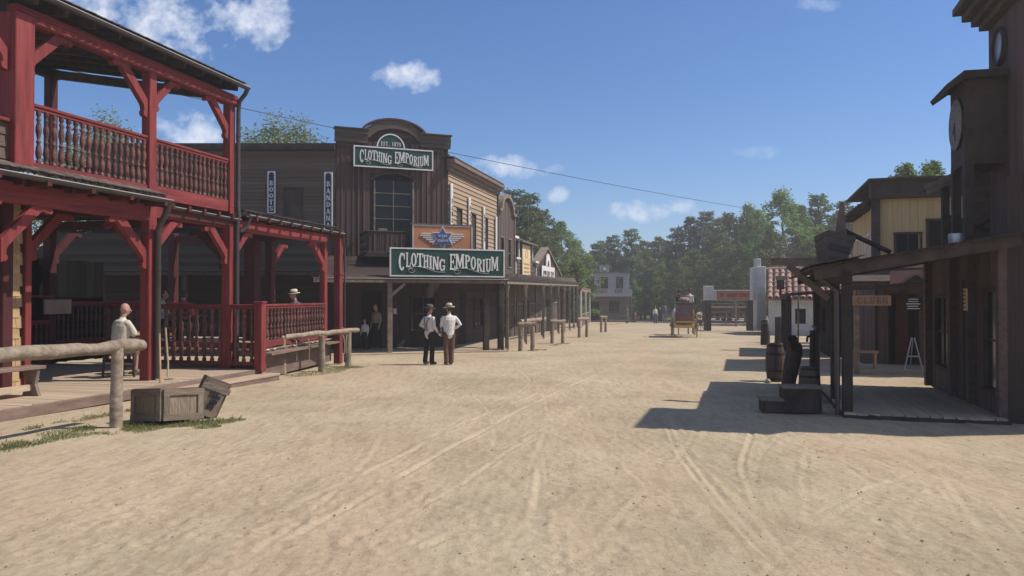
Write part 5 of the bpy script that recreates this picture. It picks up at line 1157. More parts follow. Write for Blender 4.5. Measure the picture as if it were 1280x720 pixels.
barrel('tall dark barrel on the sand left of the leaning log', 5.92, 17.3, .21, .84); barrel('short squat barrel behind the wooden steps', 5.26, 13.6, .185, .60)
def curved_log(label, pts, rad, name='tree_stump'):
    m = MB(); m.tube(pts, rad, 12, caps=False); rt = thing(name, label, 'stump', FR(pts[0][0], pts[0][1], gz(*pts[0][:2]))); m.build('trunk', dark_w, rt)
    p = Vector(pts[-1]); d = (p - Vector(pts[-2])).normalized(); Mq = d.to_track_quat('Z', 'Y').to_matrix(); MB().lathe([(rad[-1]*.99, -.05), (rad[-1]*.62, -.04), (rad[-1]*.6, -.12)], 12, p, Mq).build('hollow', void_m, rt); return rt
g = gz(0, 14)
curved_log('dark bent hollow log standing between the barrels', [(5.10, 14.2, g-.03), (5.12, 14.2, g+.3), (5.19, 14.17, g+.6), (5.21, 14.1, g+.84), (5.17, 13.97, g+.93)], [.12, .12, .115, .12, .105])
curved_log('crooked dark stump behind the bent log', [(5.80, 16.2, gz(0, 16)-.03), (5.86, 16.2, .3), (5.92, 16.15, .62), (5.84, 16.0, .8)], [.13, .12, .13, .1])
pm = MB(); pm.tube([(5.62, 14.4, gz(0, 14.4)), (5.63, 14.4, .6), (5.63, 14.4, 1.05)], [.06, .055, .05], 10); rt = thing('hand_pump', 'dark upright iron hand pump behind the squat barrel', 'pump', FR(5.62, 14.4, gz(0, 14.4))); pm.build('column', iron_m, rt)
MB().lathe([(.06, 0), (.07, .05), (.02, .1)], 10, (5.63, 14.4, 1.04)).build('cap', metal_l, rt); MB().tube([(5.61, 14.38, .95), (5.50, 14.3, .92), (5.48, 14.28, .83)], .022, 7).build('spout', iron_m, rt)
def step_box(label, x, y, w, d, h, rz):
    F = FR(x, y, gz(x, y), rz); rt = thing('step_box', label, 'step', F)
    for i in range(3): piece('tread_board', grey_w, rt, F, (0, -d/2+(i+.5)*d/3, h), (w+.04, .03, d/3-.006), RX(90))
    for s in (-1, 1): MB().box((s*(w/2-.02), 0, h/2), (.04, d-.02, h-.03)).build('side', dark_w, rt, F)
    MB().box((0, -d/2+.02, h/2), (w-.08, .03, h-.03)).build('riser', dark_w, rt, F); MB().box((0, d/2-.02, h/2), (w-.08, .03, h-.03)).build('riser', dark_w, rt, F)
step_box('larger dark wooden step box at the canopy post', 4.55, 12.15, .56, .42, .40, -8); step_box('lower dark step box in front of the larger one', 4.12, 12.2, .34, .38, .20, -8)
for x, y, r, l in ((5.62, 16.9, .07, 'left pale stone at the foot of the tall barrel'), (6.0, 16.75, .085, 'right pale stone at the foot of the tall barrel')):
    m = MB(); m.lathe([(r*.7, -.02), (r, .02), (r*.8, .06), (r*.3, .08)], 9, (x, y, gz(x, y))); m.v = [(a+rng.uniform(-.01, .01), b+rng.uniform(-.01, .01), c+rng.uniform(-.006, .006)) for a, b, c in m.v]; tag(m.build('stone', stone_m), l, 'stone')
for x, y, h, l in ((12.0, 36.5, 1.05, 'dark upright log post before the white house'), (12.5, 36.0, 1.2, 'second dark log post before the white house'), (11.2, 34.0, .95, 'stubby dark log post nearer the shed')):
    m = MB(); m.tube([(x, y, gz(x, y)-.05), (x+.02, y, gz(x, y)+h*.5), (x-.02, y, gz(x, y)+h)], [.2, .19, .16], 10); tag(m.build('log_post', dark_w), l, 'post')
m = MB(); m.tube([(12.1, 32.5, gz(0, 32)), (12.12, 32.5, 2.3)], .035, 7); tag(m.build('flag_pole', grey_w), 'thin pale pole in front of the tiled roof', 'pole')
# veranda furniture
def bench_left():
    F = FP @ Matrix.Translation((-2.75, .15, .02)); rt = thing('plank_bench', 'heavy plank bench with curved leg under the shingled wall', 'bench', F)
    MB().box((-.5, 0, .47), (1.7, .34, .06), None, .01).build('seat', edge_w, rt, F)
    for x in (.22, -1.2):
        MB().prism([(-.17, 0), (.17, 0), (.15, .05), (.09, .2), (.14, .40), (.14, .44), (-.14, .44), (-.14, .40), (-.09, .2), (-.15, .05)], x-.03, x+.03, 'x').build('leg', grey_w, rt, F)
    MB().box((-.5, 0, .14), (1.4, .05, .1)).build('stretcher', deck_w, rt, F)
bench_left()
def table_set(label, F, r=.38):
    rt = thing('pub_table', label, 'table', F); MB().lathe([(r, .72), (r+.01, .74), (r, .76)], 20).build('table_top', dark_w, rt, F); MB().tube([(0, 0, .02), (0, 0, .72)], .05, 8).build('leg', dark_w, rt, F); MB().lathe([(.24, 0), (.2, .04), (.06, .07)], 14).build('base', dark_w, rt, F)
def chair(label, F, m=dark_w, back=True):
    rt = thing('wooden_chair', label, 'chair', F); MB().box((0, 0, .45), (.42, .42, .045), None, .01).build('seat', m, rt, F)
    for x in (-.18, .18):
        MB().tube([(x, .18, .43), (x, .19, 0)], .022, 6).build('leg', m, rt, F); MB().tube([(x, -.18, .43), (x, -.2, 0)], .022, 6).build('leg', m, rt, F); back and MB().tube([(x, -.19, .46), (x, -.24, .92)], .02, 6).build('back_post', m, rt, F)
    for z in (.62, .76, .88) if back else (): MB().box((0, -.21-.04*(z-.5), z), (.36, .02, .07)).build('back_slat', m, rt, F)
table_set('dark round table in front of the seated bald man', FP @ Matrix.Translation((1.12, 1.15, .02)), .32); chair('dark wooden chair of the bald man on the lower deck', FP @ Matrix.Translation((.30, .95, .02)) @ RZ(-108) @ Matrix.Diagonal((1.1, 1.1, 1.1, 1)), back=False)
table_set('dark round table behind the cross railing on the raised floor', FP @ Matrix.Translation((4.2, 2.2, .46))); table_set('dark round table near the far end of the raised floor', FP @ Matrix.Translation((6.1, .9, .46)))
m = MB(); m.tube([(-6.72, 14.7, .02), (-6.86, 14.95, .95)], [.022, .02], 8); tag(m.build('walking_stick', sign_w), 'pale wooden staff leaning on the near red post', 'staff')
p = FP @ Vector((.22, -.20, .02))
m = MB(); pts = [(p.x+.02, p.y, 1.05), (p.x+.05, p.y-.01, .7), (p.x+.10, p.y-.05, .35), (p.x+.12, p.y-.1, .08), (p.x+.10, p.y-.16, .035), (p.x+.22, p.y-.22, .03), (p.x+.34, p.y-.15, .03), (p.x+.25, p.y-.05, .035), (p.x+.14, p.y-.12, .04), (p.x+.28, p.y-.2, .045)]
m.tube(pts, .02, 7); tag(m.build('rope', rope_m), 'thick pale rope hanging down the near red post and coiled at its foot', 'rope')
# overhead cable
def cable():
    a, b = Vector((-21.5, 33, 12.0)), Vector((27.0, 88, 11.9)); m = MB(); m.tube([a.lerp(b, i/40) + Vector((0, 0, -1.1*4*(i/40)*(1-i/40)*.35)) for i in range(41)], .022, 5)
    rt = thing('overhead_cable', 'thin dark cable slung across the sky behind the store', 'cable', Matrix.Translation(a)); m.build('wire', iron_m, rt)
    for q, l in ((a, 'left timber pole carrying the overhead cable'), (b, 'far timber pole carrying the overhead cable')):
        t = MB(); t.tube([(q.x, q.y, gz(q.x, q.y)-.1), (q.x, q.y, q.z+.3)], [.16, .11], 9); tag(t.build('utility_pole', bark_m), l, 'pole')
cable()

# ------------------------------------------------------------------ people and horses: lofted limbs fused into one skin
def fuse(m, name, material, voxel, parent, F, smooth=2):
    me = m.mesh(name + '_loft'); o = bpy.data.objects.new(name, me); col.objects.link(o)
    r = o.modifiers.new('r', 'REMESH'); r.mode = 'VOXEL'; r.voxel_size = voxel; r.use_smooth_shade = True
    if smooth: s = o.modifiers.new('s', 'SMOOTH'); s.factor = .5; s.iterations = smooth
    dg = bpy.context.evaluated_depsgraph_get(); ev = o.evaluated_get(dg); nm = bpy.data.meshes.new_from_object(ev); nm.name = name
    o.modifiers.clear(); o.data = nm; bpy.data.meshes.remove(me); nm.materials.clear(); nm.materials.append(material)
    return reg(o, F, parent)
def limb(m, pts, rad, n=9): 
    m.tube(pts, rad, n)
    for p, r in ((pts[0], rad[0]), (pts[-1], rad[-1])): 
        r = r if not isinstance(r, tuple) else min(r); ball(m, p, r)
def ball(m, c, r, n=8):
    rx, ry, rz_ = r if isinstance(r, tuple) else (r, r, r); pr = []
    P = []; F = []
    for i in range(n-1):
        a = math.pi*(i+1)/n
        for j in range(10): b = 2*math.pi*j/10; P.append((c[0]+rx*math.sin(a)*math.cos(b), c[1]+ry*math.sin(a)*math.sin(b), c[2]+rz_*math.cos(a)))
    P += [(c[0], c[1], c[2]+rz_), (c[0], c[1], c[2]-rz_)]; k = n-1
    for i in range(k-1):
        for j in range(10): F.append((i*10+j, i*10+(j+1) % 10, (i+1)*10+(j+1) % 10, (i+1)*10+j))
    for j in range(10): F.append((j, (j+1) % 10, len(P)-2)); F.append(((k-1)*10+(j+1) % 10, (k-1)*10+j, len(P)-1))
    m.add(P, F, True)
def hand(m, w, d, side, s=1.0):
    w = Vector(w); d = Vector(d).normalized(); up = Vector(side); up = (up - d*up.dot(d)).normalized(); nrm = d.cross(up)
    limb(m, [w, w + d*.05*s, w + d*.09*s], [(.028*s, .018*s), (.04*s, .017*s), (.038*s, .015*s)])
    for k, ln in enumerate((.062, .072, .068, .052)):
        b = w + d*.085*s + up*(.03-.02*k)*s; limb(m, [b, b + d*ln*.5*s + nrm*.006*s, b + d*ln*.9*s + nrm*.022*s], [.0095*s, .009*s, .0078*s], 6)
    b = w + d*.03*s + up*.032*s; limb(m, [b, b + d*.03*s + up*.026*s, b + d*.06*s + up*.034*s + nrm*.01*s], [.012*s, .011*s, .009*s], 6)
def person(label, F, arms, legs=None, hip=(0, 0, .90), lean=0.0, turn=0.0, shirt=None, trouser=None, sleeve='long', hat=None, braces=None, bald=False, shorts=False, scale=1.0, detail=True, belt=None, group=None, vest=None, shoe=None, bulk=1.0):
    """x right, y forward; arms/legs: joint lists for (left, right)"""
    F = F @ Matrix.Diagonal((scale, scale, scale, 1)); rt = thing('person', label, 'person', F, group); hp = Vector(hip)
    def up(z, fwd=0.0, x=0.0): return hp + Vector((x, math.sin(lean)*z + fwd, math.cos(lean)*z))
    sh = [up(.49, 0, -.175), up(.49, 0, .175)]; neck = up(.56, 0); hc = up(.72, .025)
    legs = legs or [[(-.09, 0, .9), (-.11, .03, .49), (-.12, -.01, .09)], [(.09, 0, .9), (.11, .03, .49), (.12, -.01, .09)]]
    V = .0085 if detail else .018
    b = MB(); limb(b, [hp, up(.2), up(.42), up(.52)], [(.13, .09), (.12, .085), (.15, .09), (.07, .06)])
    limb(b, [up(.5), neck, up(.64, .01)], [.06, .052, .055]); ball(b, hc + Vector((0, 0, .012)), (.074, .094, .112)); ball(b, up(.655, .06), (.045, .045, .05))
    Mh = Matrix.Rotation(turn, 3, 'Z'); hv = lambda x, y, z: hc + Mh @ Vector((x, y, z))
    limb(b, [hv(0, .09, .01), hv(0, .112, -.025)], [.011, .015], 6)
    for s in (-1, 1): ball(b, hv(s*.076, -.005, -.01), (.012, .022, .032), 6); ball(b, hv(s*.03, .083, .022), (.014, .01, .008), 6)
    limb(b, [hv(-.022, .09, -.058), hv(.022, .09, -.058)], [.008, .008], 6)
    for i, (el, wr) in enumerate(arms):
        limb(b, [sh[i], el, wr], [.045, .036, .025]); dd = Vector(wr) - Vector(el)
        if detail: hand(b, wr, dd, (0, .3, 1), 1.0)
        else: limb(b, [wr, Vector(wr) + dd.normalized()*.13], [.03, .022])
    for L in legs:
        limb(b, L, [.075, .052, .038])
    fuse(b, 'body', skin_m, V, rt, F, 1)
    s = MB(); limb(s, [hp + Vector((0, 0, -.03)), up(.08), up(.22), up(.40), up(.50), up(.545)], [(.155*bulk, .12*bulk), (.15*bulk, .115*bulk), (.162*bulk, .12*bulk), (.185*bulk, .125*bulk), (.175*bulk, .10*bulk), (.07, .065)], 14)
    for i, (el, wr) in enumerate(arms):
        el, wr = Vector(el), Vector(wr)
        if sleeve == 'long': limb(s, [sh[i] + Vector((0, 0, -.02)), sh[i].lerp(el, .5), el, el.lerp(wr, .55), el.lerp(wr, .93)], [.060, .060, .056, .05, .038])
        else: limb(s, [sh[i] + Vector((0, 0, -.02)), sh[i].lerp(el, .5), sh[i].lerp(el, .9)], [.066, .07, .072])
    fuse(s, 'shirt', shirt, .014, rt, F, 1)
    t = MB()
    for i, L in enumerate(legs):
        a, k, f = (Vector(q) for q in L)
        if shorts: limb(t, [a, a.lerp(k, .5), a.lerp(k, 1.05)], [.105, .1, .095])
        else: limb(t, [a, a.lerp(k, .5), k, k.lerp(f, .5), k.lerp(f, 1.0)], [.105, .092, .078, .073, .075])
    limb(t, [hp + Vector((-.07, 0, -.02)), hp + Vector((.07, 0, -.02))], [.115, .115]); limb(t, [hp + Vector((0, 0, -.03)), up(.12)], [(.158, .125), (.155, .12)], 14)
    fuse(t, 'trousers', trouser, .014, rt, F, 1)
    for L in legs:
        f = Vector(L[2]); o = MB(); d = Vector((f.x*.25, 1, 0)).normalized(); limb(o, [f + Vector((0, -.02, .02)), f + d*.04 + Vector((0, 0, -.03)), f + d*.15 + Vector((0, 0, -.052))], [.05, .055, .036]); limb(o, [f + Vector((0, -.03, -.055)), f + d*.15 + Vector((0, 0, -.06))], [.04, .038]); fuse(o, 'shoe', shoe or edge_w, .014, rt, F, 1)
    if belt: MB().lathe([(.158, -.02), (.160, .02)], 18, up(.11), Matrix.Diagonal((1, .78, 1))).build('belt', belt, rt, F)
    if hat:
        hm, br, ht = hat; q = Matrix.Rotation(-.12, 3, 'X'); MB().lathe([(br*.99, .0), (br, .012), (.105, .018), (.102, .06), (.088, ht-.012), (.05, ht), (.02, ht-.012)], 20, hc + Vector((0, -.012, .052)), Mh @ q @ Matrix.Diagonal((.92, 1.08, 1))).build('hat', hm, rt, F); MB().lathe([(.107, .018), (.106, .05)], 18, hc + Vector((0, -.012, .052)), Mh @ q @ Matrix.Diagonal((.93, 1.09, 1))).build('hat_band', dark_w, rt, F)
    if not bald:
        h = MB(); ball(h, hv(0, -.022, .02), (.080, .088, .108)); fuse(h, 'hair', hair_m, .014, rt, F, 1)
    if braces:
        for s_ in (-1, 1):
            MB().tube([up(.10, -.125, s_*.05), up(.25, -.128, s_*.03), up(.38, -.130, s_*.05), up(.49, -.095, s_*.105), up(.535, -.01, s_*.115), up(.50, .09, s_*.11), up(.3, .125, s_*.09), up(.1, .122, s_*.08)], [(.02, .007)]*8, 6, side=(1, 0, 0)).build('brace_strap', braces, rt, F)
    if vest:
        v = MB(); limb(v, [up(.12), up(.25), up(.42), up(.50)], [(.163, .128), (.168, .127), (.178, .132), (.12, .105)], 14); fuse(v, 'waistcoat', vest, .014, rt, F, 1)
    return rt
gy = lambda y: gz(0, y)
def gpos(px, py): x, y = gp(px, py); return x, y
x, y = gp(536.5, 455.0)
person('man in dark hat, white shirt with dark braces and black trousers on the street', FR(x, y, gz(x, y), -42), [[(-.29, -.08, 1.16), (-.20, .14, 1.04)], [(.24, -.02, 1.14), (.20, .16, .96)]],
       legs=[[(-.09, 0, .9), (-.15, .03, .49), (-.17, -.01, .09)], [(.09, 0, .9), (.12, .02, .49), (.15, -.03, .09)]], shirt=shirt_m, trouser=black_c, hat=(hat_d, .175, .125), braces=black_c, belt=black_c, scale=.97, turn=-.35, bulk=1.08)
x, y = gp(561.5, 455.3)
person('man in pale straw hat, white shirt and brown trousers on the street', FR(x, y, gz(x, y), 22), [[(-.22, .06, 1.16), (-.06, .24, 1.12)], [(.31, -.10, 1.17), (.18, .10, 1.03)]],
       legs=[[(-.09, 0, .9), (-.09, .03, .49), (-.085, -.01, .09)], [(.09, 0, .9), (.085, .02, .49), (.07, .02, .09)]], shirt=shirt_m, trouser=brown_c, hat=(hat_l, .18, .13), belt=edge_w, scale=.985, turn=.25, bulk=1.12)
Fs = FP @ Matrix.Translation((.30, .95, .02)) @ RZ(-108)
person('bald man in cream t-shirt and beige shorts seated on the lower deck', Fs, [[(-.22, .16, .80), (-.12, .40, .78)], [(.22, .16, .80), (.14, .42, .78)]], legs=[[(-.09, .02, .52), (-.12, .42, .50), (-.12, .40, .09)], [(.09, .02, .52), (.13, .42, .50), (.14, .46, .09)]],
       hip=(0, 0, .54), lean=.12, shirt=tee_m, trouser=beige_c, sleeve='short', bald=True, shorts=True, turn=-.15, scale=1.1, bulk=1.18)
def seated(label, lx, ly, rz, sh_m, tr, hat=None, bald=False):
    F = FP @ Matrix.Translation((lx, ly, .46)) @ RZ(rz); chair(label.split(' seated')[0].replace('guest', 'chair under guest'), F)
    person(label, F, [[(-.22, .14, .78), (-.1, .36, .78)], [(.22, .14, .78), (.1, .36, .78)]], legs=[[(-.09, .02, .52), (-.1, .42, .50), (-.1, .42, .09)], [(.09, .02, .52), (.1, .42, .50), (.1, .42, .09)]], hip=(0, 0, .54), lean=.1, shirt=sh_m, trouser=tr, sleeve='short', hat=hat, bald=bald, detail=False)
seated('guest in red top seated behind the cross railing', 3.6, 2.0, -60, pink_c, grey_c); seated('guest in white top seated left behind the cross railing', 4.0, 3.0, -150, shirt_m, black_c); seated('guest in pale hat seated at the far railing', 6.2, .35, 60, grey_c, blue_c, (hat_l, .16, .12))
std = [[(-.23, -.02, 1.14), (-.24, .06, .90)], [(.23, -.02, 1.14), (.24, .06, .90)]]
def bystander(label, px, py, rz, sh_m, tr, scale=1.0, hat=None, F=None):
    x, y = gp(px, py); person(label, F or FR(x, y, gz(x, y), rz), std, shirt=sh_m, trouser=tr, hat=hat, detail=False, scale=scale)
bystander('shopper in pale pink shirt in the dark store doorway', 0, 0, 0, tarp_m, black_c, .98, F=FR(-5.15, 29.15, gz(0, 29.2)+.06, 140)); bystander('small child in white shirt in the dark store doorway', 0, 0, 0, shirt_m, black_c, .66, F=FR(-5.5, 28.75, gz(0, 28.8)+.06, 150))
bystander('man in grey work clothes standing before the grey store', 784, 404, 90, grey_c, grey_c, 1.0); bystander('child in pink walking beside the grey store', 794, 403, 60, pink_c, brown_c, .72)
bystander('walker in white shirt at the left of the distant group', 819, 404, 200, shirt_m, blue_c, 1.0); bystander('walker in dark top in the middle of the distant group', 825, 403.5, 180, black_c, black_c, .95); bystander('walker in blue shirt at the right of the distant group', 831.5, 404, 170, blue_c, grey_c, 1.03)

def horse(label, F, m):
    rt = thing('horse', label, 'horse', F); b = MB()
    limb(b, [(0, -.70, 1.12), (0, -.45, 1.16), (0, 0, 1.08), (0, .45, 1.14), (0, .68, 1.18)], [(.20, .22), (.27, .29), (.27, .30), (.26, .31), (.17, .22)], 14)
    limb(b, [(0, .58, 1.22), (0, .82, 1.48), (0, 1.0, 1.75)], [(.13, .22), (.10, .16), (.08, .12)]); limb(b, [(0, .97, 1.78), (0, 1.2, 1.62), (0, 1.42, 1.42)], [(.09, .11), (.075, .09), (.055, .06)])
    for s in (-1, 1):
        limb(b, [(s*.05, .95, 1.86), (s*.06, .95, 1.97)], [.03, .012]); limb(b, [(s*.16, .52, 1.0), (s*.16, .55, .55), (s*.16, .53, .12), (s*.16, .56, .05)], [.11, .055, .038, .055]); limb(b, [(s*.17, -.52, 1.02), (s*.17, -.42, .72), (s*.17, -.66, .48), (s*.17, -.62, .12), (s*.17, -.58, .05)], [.16, .10, .05, .038, .055])
    fuse(b, 'body', m, .025, rt, F, 2); MB().tube([(0, -.72, 1.22), (0, -.86, 1.05), (0, -.88, .6)], [.04, .07, .02], 8).build('tail', hair_m, rt, F); MB().tube([(0, .62, 1.5), (0, .80, 1.72), (0, .93, 1.86)], [(.02, .07)]*3, 6).build('mane', hair_m, rt, F)
wheel_m = mat('wheel_brown', (.16, .10, .05), (.28, .19, .09), .6, (4, 4, 4), .2, .1)
def stagecoach():
    x, y = gp(855, 421.5); g = gz(x, y); F = FR(x, y, g, -12) @ Matrix.Diagonal((.86, 1, 1.07, 1))           # y forward (away from the camera)
    rt = thing('stagecoach', 'dark red stagecoach with yellow chassis driving away down the street', 'stagecoach', F)
    def wheel(xx, yy, r): wagon_wheel('wheel', '', F @ Matrix.Translation((xx, yy, r)) @ RY(90), r, wheel_m, parent=rt)
    for s in (-1, 1): wheel(s*.80, .25, .62); wheel(s*.74, 2.35, .46)
    for yy, r in ((.25, .62), (2.35, .46)): MB().tube([(-.85, yy, r), (.85, yy, r)], .045, 8).build('axle', yellow_m, rt, F)
    MB().box((0, 1.2, .60), (.14, 2.6, .12)).build('reach_beam', yellow_m, rt, F); MB().box((0, -.12, .56), (1.25, .12, .16), None, .02).build('rear_bar', yellow_m, rt, F)
    for s in (-1, 1): MB().box((s*.52, -.1, .80), (.09, .12, .55), None, .01).build('standard', yellow_m, rt, F); MB().tube([(s*.52, -.1, 1.05), (s*.52, .3, .68), (s*.52, 1.9, .68), (s*.52, 2.3, 1.0)], .035, 7).build('thoroughbrace', coach_d, rt, F)
    prof = [(.22, .72), (.05, 1.0), (.0, 1.4), (.04, 1.72), (1.96, 1.72), (2.0, 1.4), (1.95, 1.0), (1.78, .72), (1.0, .64)]
    bd = MB().prism(prof, -.52, .52, 'x').build('body', coach_r, rt, F)
    for s in (-1, 1):
        for a, w in ((.38, .36), (1.0, .44), (1.6, .36)): MB().box((s*.525, a, 1.45), (.02, w, .36)).build('window', void_m, bd, F)
        MB().box((s*.53, 1.0, 1.1), (.02, .5, .8)).build('door', coach_r, bd, F); MB().box((s*.53, 1.0, .70), (.03, 1.5, .05)).build('trim', yellow_m, bd, F)
    MB().box((0, 1.0, 1.76), (1.16, 2.1, .06), None, .02).build('roof', coach_d, rt, F)
    # leather boot at the back and its frame
    MB().prism([(-.28, .78), (.10, .74), (.06, 1.64), (-.10, 1.64)], -.46, .46, 'x').build('rear_boot', coach_d, rt, F); MB().box((0, -.30, .98), (.74, .05, .30)).build('boot_panel', coach_r, rt, F); MB().box((0, -.31, .80), (1.0, .07, .07)).build('boot_sill', yellow_m, rt, F)
    for zz in (1.12, 1.66): MB().box((0, -.22, zz), (.98, .05, .05)).build('boot_strap', coach_r, rt, F)
    for s in (-1, 1): MB().box((s*.5, -.16, 1.2), (.07, .09, 1.0)).build('boot_post', coach_r, rt, F)
    # roof rail and luggage
    for s in (-1, 1): MB().tube([(s*.54, 0, 1.78), (s*.54, 0, 2.08), (s*.54, 2.0, 2.08), (s*.54, 2.0, 1.78)], .018, 6).build('roof_rail', coach_r, rt, F)
    MB().tube([(-.54, 0, 2.08), (.54, 0, 2.08)], .02, 6).build('roof_rail', coach_r, rt, F)
    for i in range(4): MB().tube([(-.32+.2*i, .05, 1.79), (-.24+.2*i, .06, 2.07)], .014, 6).build('rail_stay', coach_r, rt, F)
    MB().box((0, 2.25, 1.55), (1.05, .5, .1), None, .02).build('driver_seat', coach_d, rt, F); MB().box((0, 2.7, 1.1), (1.0, .1, .6)).build('foot_board', coach_r, rt, F)
    m = MB(); ball(m, (.02, .55, 1.9), (.40, .45, .17)); o = fuse(m, 'canvas_bundle', tarp_m, .03, None, F, 2); tag(o, 'canvas luggage bundle on the stagecoach roof', 'bundle')
    MB().box((0, 3.6, .62), (.08, 2.6, .08)).build('draught_pole', yellow_m, rt, F)
    person('coach driver in white shirt sitting high at the right of the stagecoach', F @ Matrix.Translation((.40, 2.1, 1.06)), [[(-.22, .14, .78), (-.1, .36, .72)], [(.22, .14, .78), (.1, .36, .72)]], legs=[[(-.09, .02, .54), (-.1, .40, .50), (-.1, .44, .14)], [(.09, .02, .54), (.1, .40, .50), (.1, .44, .14)]], hip=(0, 0, .6), shirt=shirt_m, trouser=brown_c, hat=(hat_d, .16, .12), detail=False)
    person('passenger in dark clothes beside the coach driver', F @ Matrix.Translation((-.28, 2.1, 1.02)), [[(-.22, .14, .78), (-.1, .36, .72)], [(.22, .14, .78), (.1, .36, .72)]], legs=[[(-.09, .02, .54), (-.1, .40, .50), (-.1, .44, .14)], [(.09, .02, .54), (.1, .40, .50), (.1, .44, .14)]], hip=(0, 0, .6), shirt=black_c, trouser=black_c, hat=(hat_d, .16, .12), detail=False)
    horse('pale grey horse harnessed on the left of the coach pole', F @ Matrix.Translation((-.5, 4.2, 0)), horse_w); horse('bay horse harnessed on the right of the coach pole', F @ Matrix.Translation((.5, 4.2, 0)), horse_b)
stagecoach()
# ------------------------------------------------------------------ trees
def leaves(m, r, clumps, n, size, flat=.3, narrow=.55, inner=.55):
    tot = sum(c[1][0]*c[1][1]*c[1][2] for c in clumps)**1
    ws = [(c[1][0]*c[1][1]*c[1][2])**.67 for c in clumps]; S = sum(ws)
    for c, w in zip(clumps, ws):
        (cx, cy, cz), (rx, ry, rz_) = c
        for _ in range(int(n*w/S)):
            v = Vector((r.gauss(0, 1), r.gauss(0, 1), r.gauss(0, 1))).normalized() * (inner + (1-inner)*r.random())*r.uniform(.75, 1.12)
            p = Vector((cx + v.x*rx, cy + v.y*ry, cz + v.z*rz_)); s = size*r.uniform(.6, 1.3)
            a = Vector((r.gauss(0, 1), r.gauss(0, 1), r.gauss(0, .6))).normalized(); b = a.cross(Vector((r.gauss(0, 1), r.gauss(0, 1), r.gauss(0, 1)))).normalized()*narrow
            m.add([p - a*s*.5, p + b*s*.5 + a*s*.05, p + a*s*.55, p - b*s*.45], [(0, 1, 2, 3)])
def finish(m, name, material):
    me = bpy.data.meshes.new(name); me.from_pydata(m.v, [], m.f); me.materials.append(material); return me
def pine_mesh(seed, H=14.0, n=12000):
    r = random.Random(seed); t = MB(); pts = [(.25*math.sin(i*1.3+seed)*i/9, .2*math.cos(i+seed)*i/9, H*.97*i/9) for i in range(10)]; t.tube(pts, [.22*(1-.9*i/9)+.015 for i in range(10)], 7)
    cl = []; z = H*r.uniform(.16, .25)
    while z < H*.97:
        f = (z/H); rad = (1.0-f)**.7*H*.23*r.uniform(.75, 1.2) + .25; k = r.randint(5, 7)
        for j in range(k):
            a = 6.283*j/k + r.uniform(-.6, .6); L = rad*r.uniform(.55, 1.1); i = min(8, int(f*9)); bx, by = pts[i][0], pts[i][1]
            e = (bx + math.cos(a)*L, by + math.sin(a)*L, z + L*r.uniform(-.15, .5)); t.tube([(bx, by, z), ((bx+e[0])/2, (by+e[1])/2, z + L*.06), e], [.05*(1-f)+.012, .03, .012], 4, caps=False)
            for q in (.55, .8, 1.0): cl.append(((bx + math.cos(a)*L*q, by + math.sin(a)*L*q, z + (e[2]-z)*q + .1), (L*.28+.2, L*.28+.2, L*.17+.26)))
        z += H*.043*r.uniform(.7, 1.3)
    cl.append(((pts[-1][0], pts[-1][1], H*.97), (.25, .25, .5)))
    m = MB(); leaves(m, r, cl, n, .33, narrow=.42, inner=.3); return finish(t, 'trunk', bark_m), finish(m, 'crown', pine_l)
def broad_mesh(seed, leafm, bark, H=13.0, W=4.0, n=7500, size=.26, droop=.0, base=.25, dens=34):
    r = random.Random(seed); t = MB(); pts = [(.3*math.sin(i*.9+seed)*i/8, .3*math.cos(i*1.1+seed)*i/8, H*.85*i/8) for i in range(9)]; t.tube(pts, [.24*(1-.88*i/8)+.02 for i in range(9)], 7)
    cl = []
    for k in range(dens):
        f = base + (1-base)*((k+.5)/dens); prof = math.sin(math.pi*min(1, (f-base)/(1-base)*.86 + .14))**.8
        a = k*2.4 + r.uniform(-.5, .5); L = W*prof*r.uniform(.35, 1.0); i = min(8, int(f*8)); bx, by = pts[i][0], pts[i][1]; z = H*f*.97
        e = (bx + math.cos(a)*L, by + math.sin(a)*L, z - droop*L*r.uniform(.2, .8)); t.tube([(bx, by, z-L*.35), ((bx+e[0])/2, (by+e[1])/2, z+.05*L), e], [.06*(1-f)+.02, .035, .012], 4, caps=False)
        q = r.uniform(.6, 1.15)*W*.22; cl.append((e, (q, q, q*(.75 + droop*.8)))); cl.append((((bx+e[0])/2, (by+e[1])/2, z), (q*.9, q*.9, q*.7)))
    m = MB(); leaves(m, r, cl, n, size, narrow=.6, inner=.35); return finish(t, 'trunk', bark), finish(m, 'crown', leafm)
TR = {'pine': [(pine_mesh(s), 14.0) for s in (1, 2, 3, 4)], 'birch': [(broad_mesh(s, birch_l, bark_w, 14, 3.3, 8000, .26, .7), 14.0) for s in (5, 6)], 'oak': [(broad_mesh(s, oak_l, bark_m, 12, 4.0, 8000, .28, .1, .12), 12.0) for s in (8, 9)],
      'bright': [(broad_mesh(12, bright_l, bark_m, 6, 2.3, 5000, .2, .1, .1), 6.0)], 'willow': [(broad_mesh(s, willow_l, bark_m, 10, 3.6, 13000, .12, 1.0, .2, 60), 10.0) for s in (15, 16)]}
NM = {'pine': ('pine_tree', 'dark pine'), 'birch': ('birch_tree', 'light green birch'), 'oak': ('broadleaf_tree', 'mid green broadleaf tree'), 'bright': ('young_tree', 'small bright yellow-green tree'), 'willow': ('willow_tree', 'pale feathery willow')}
HT = {}
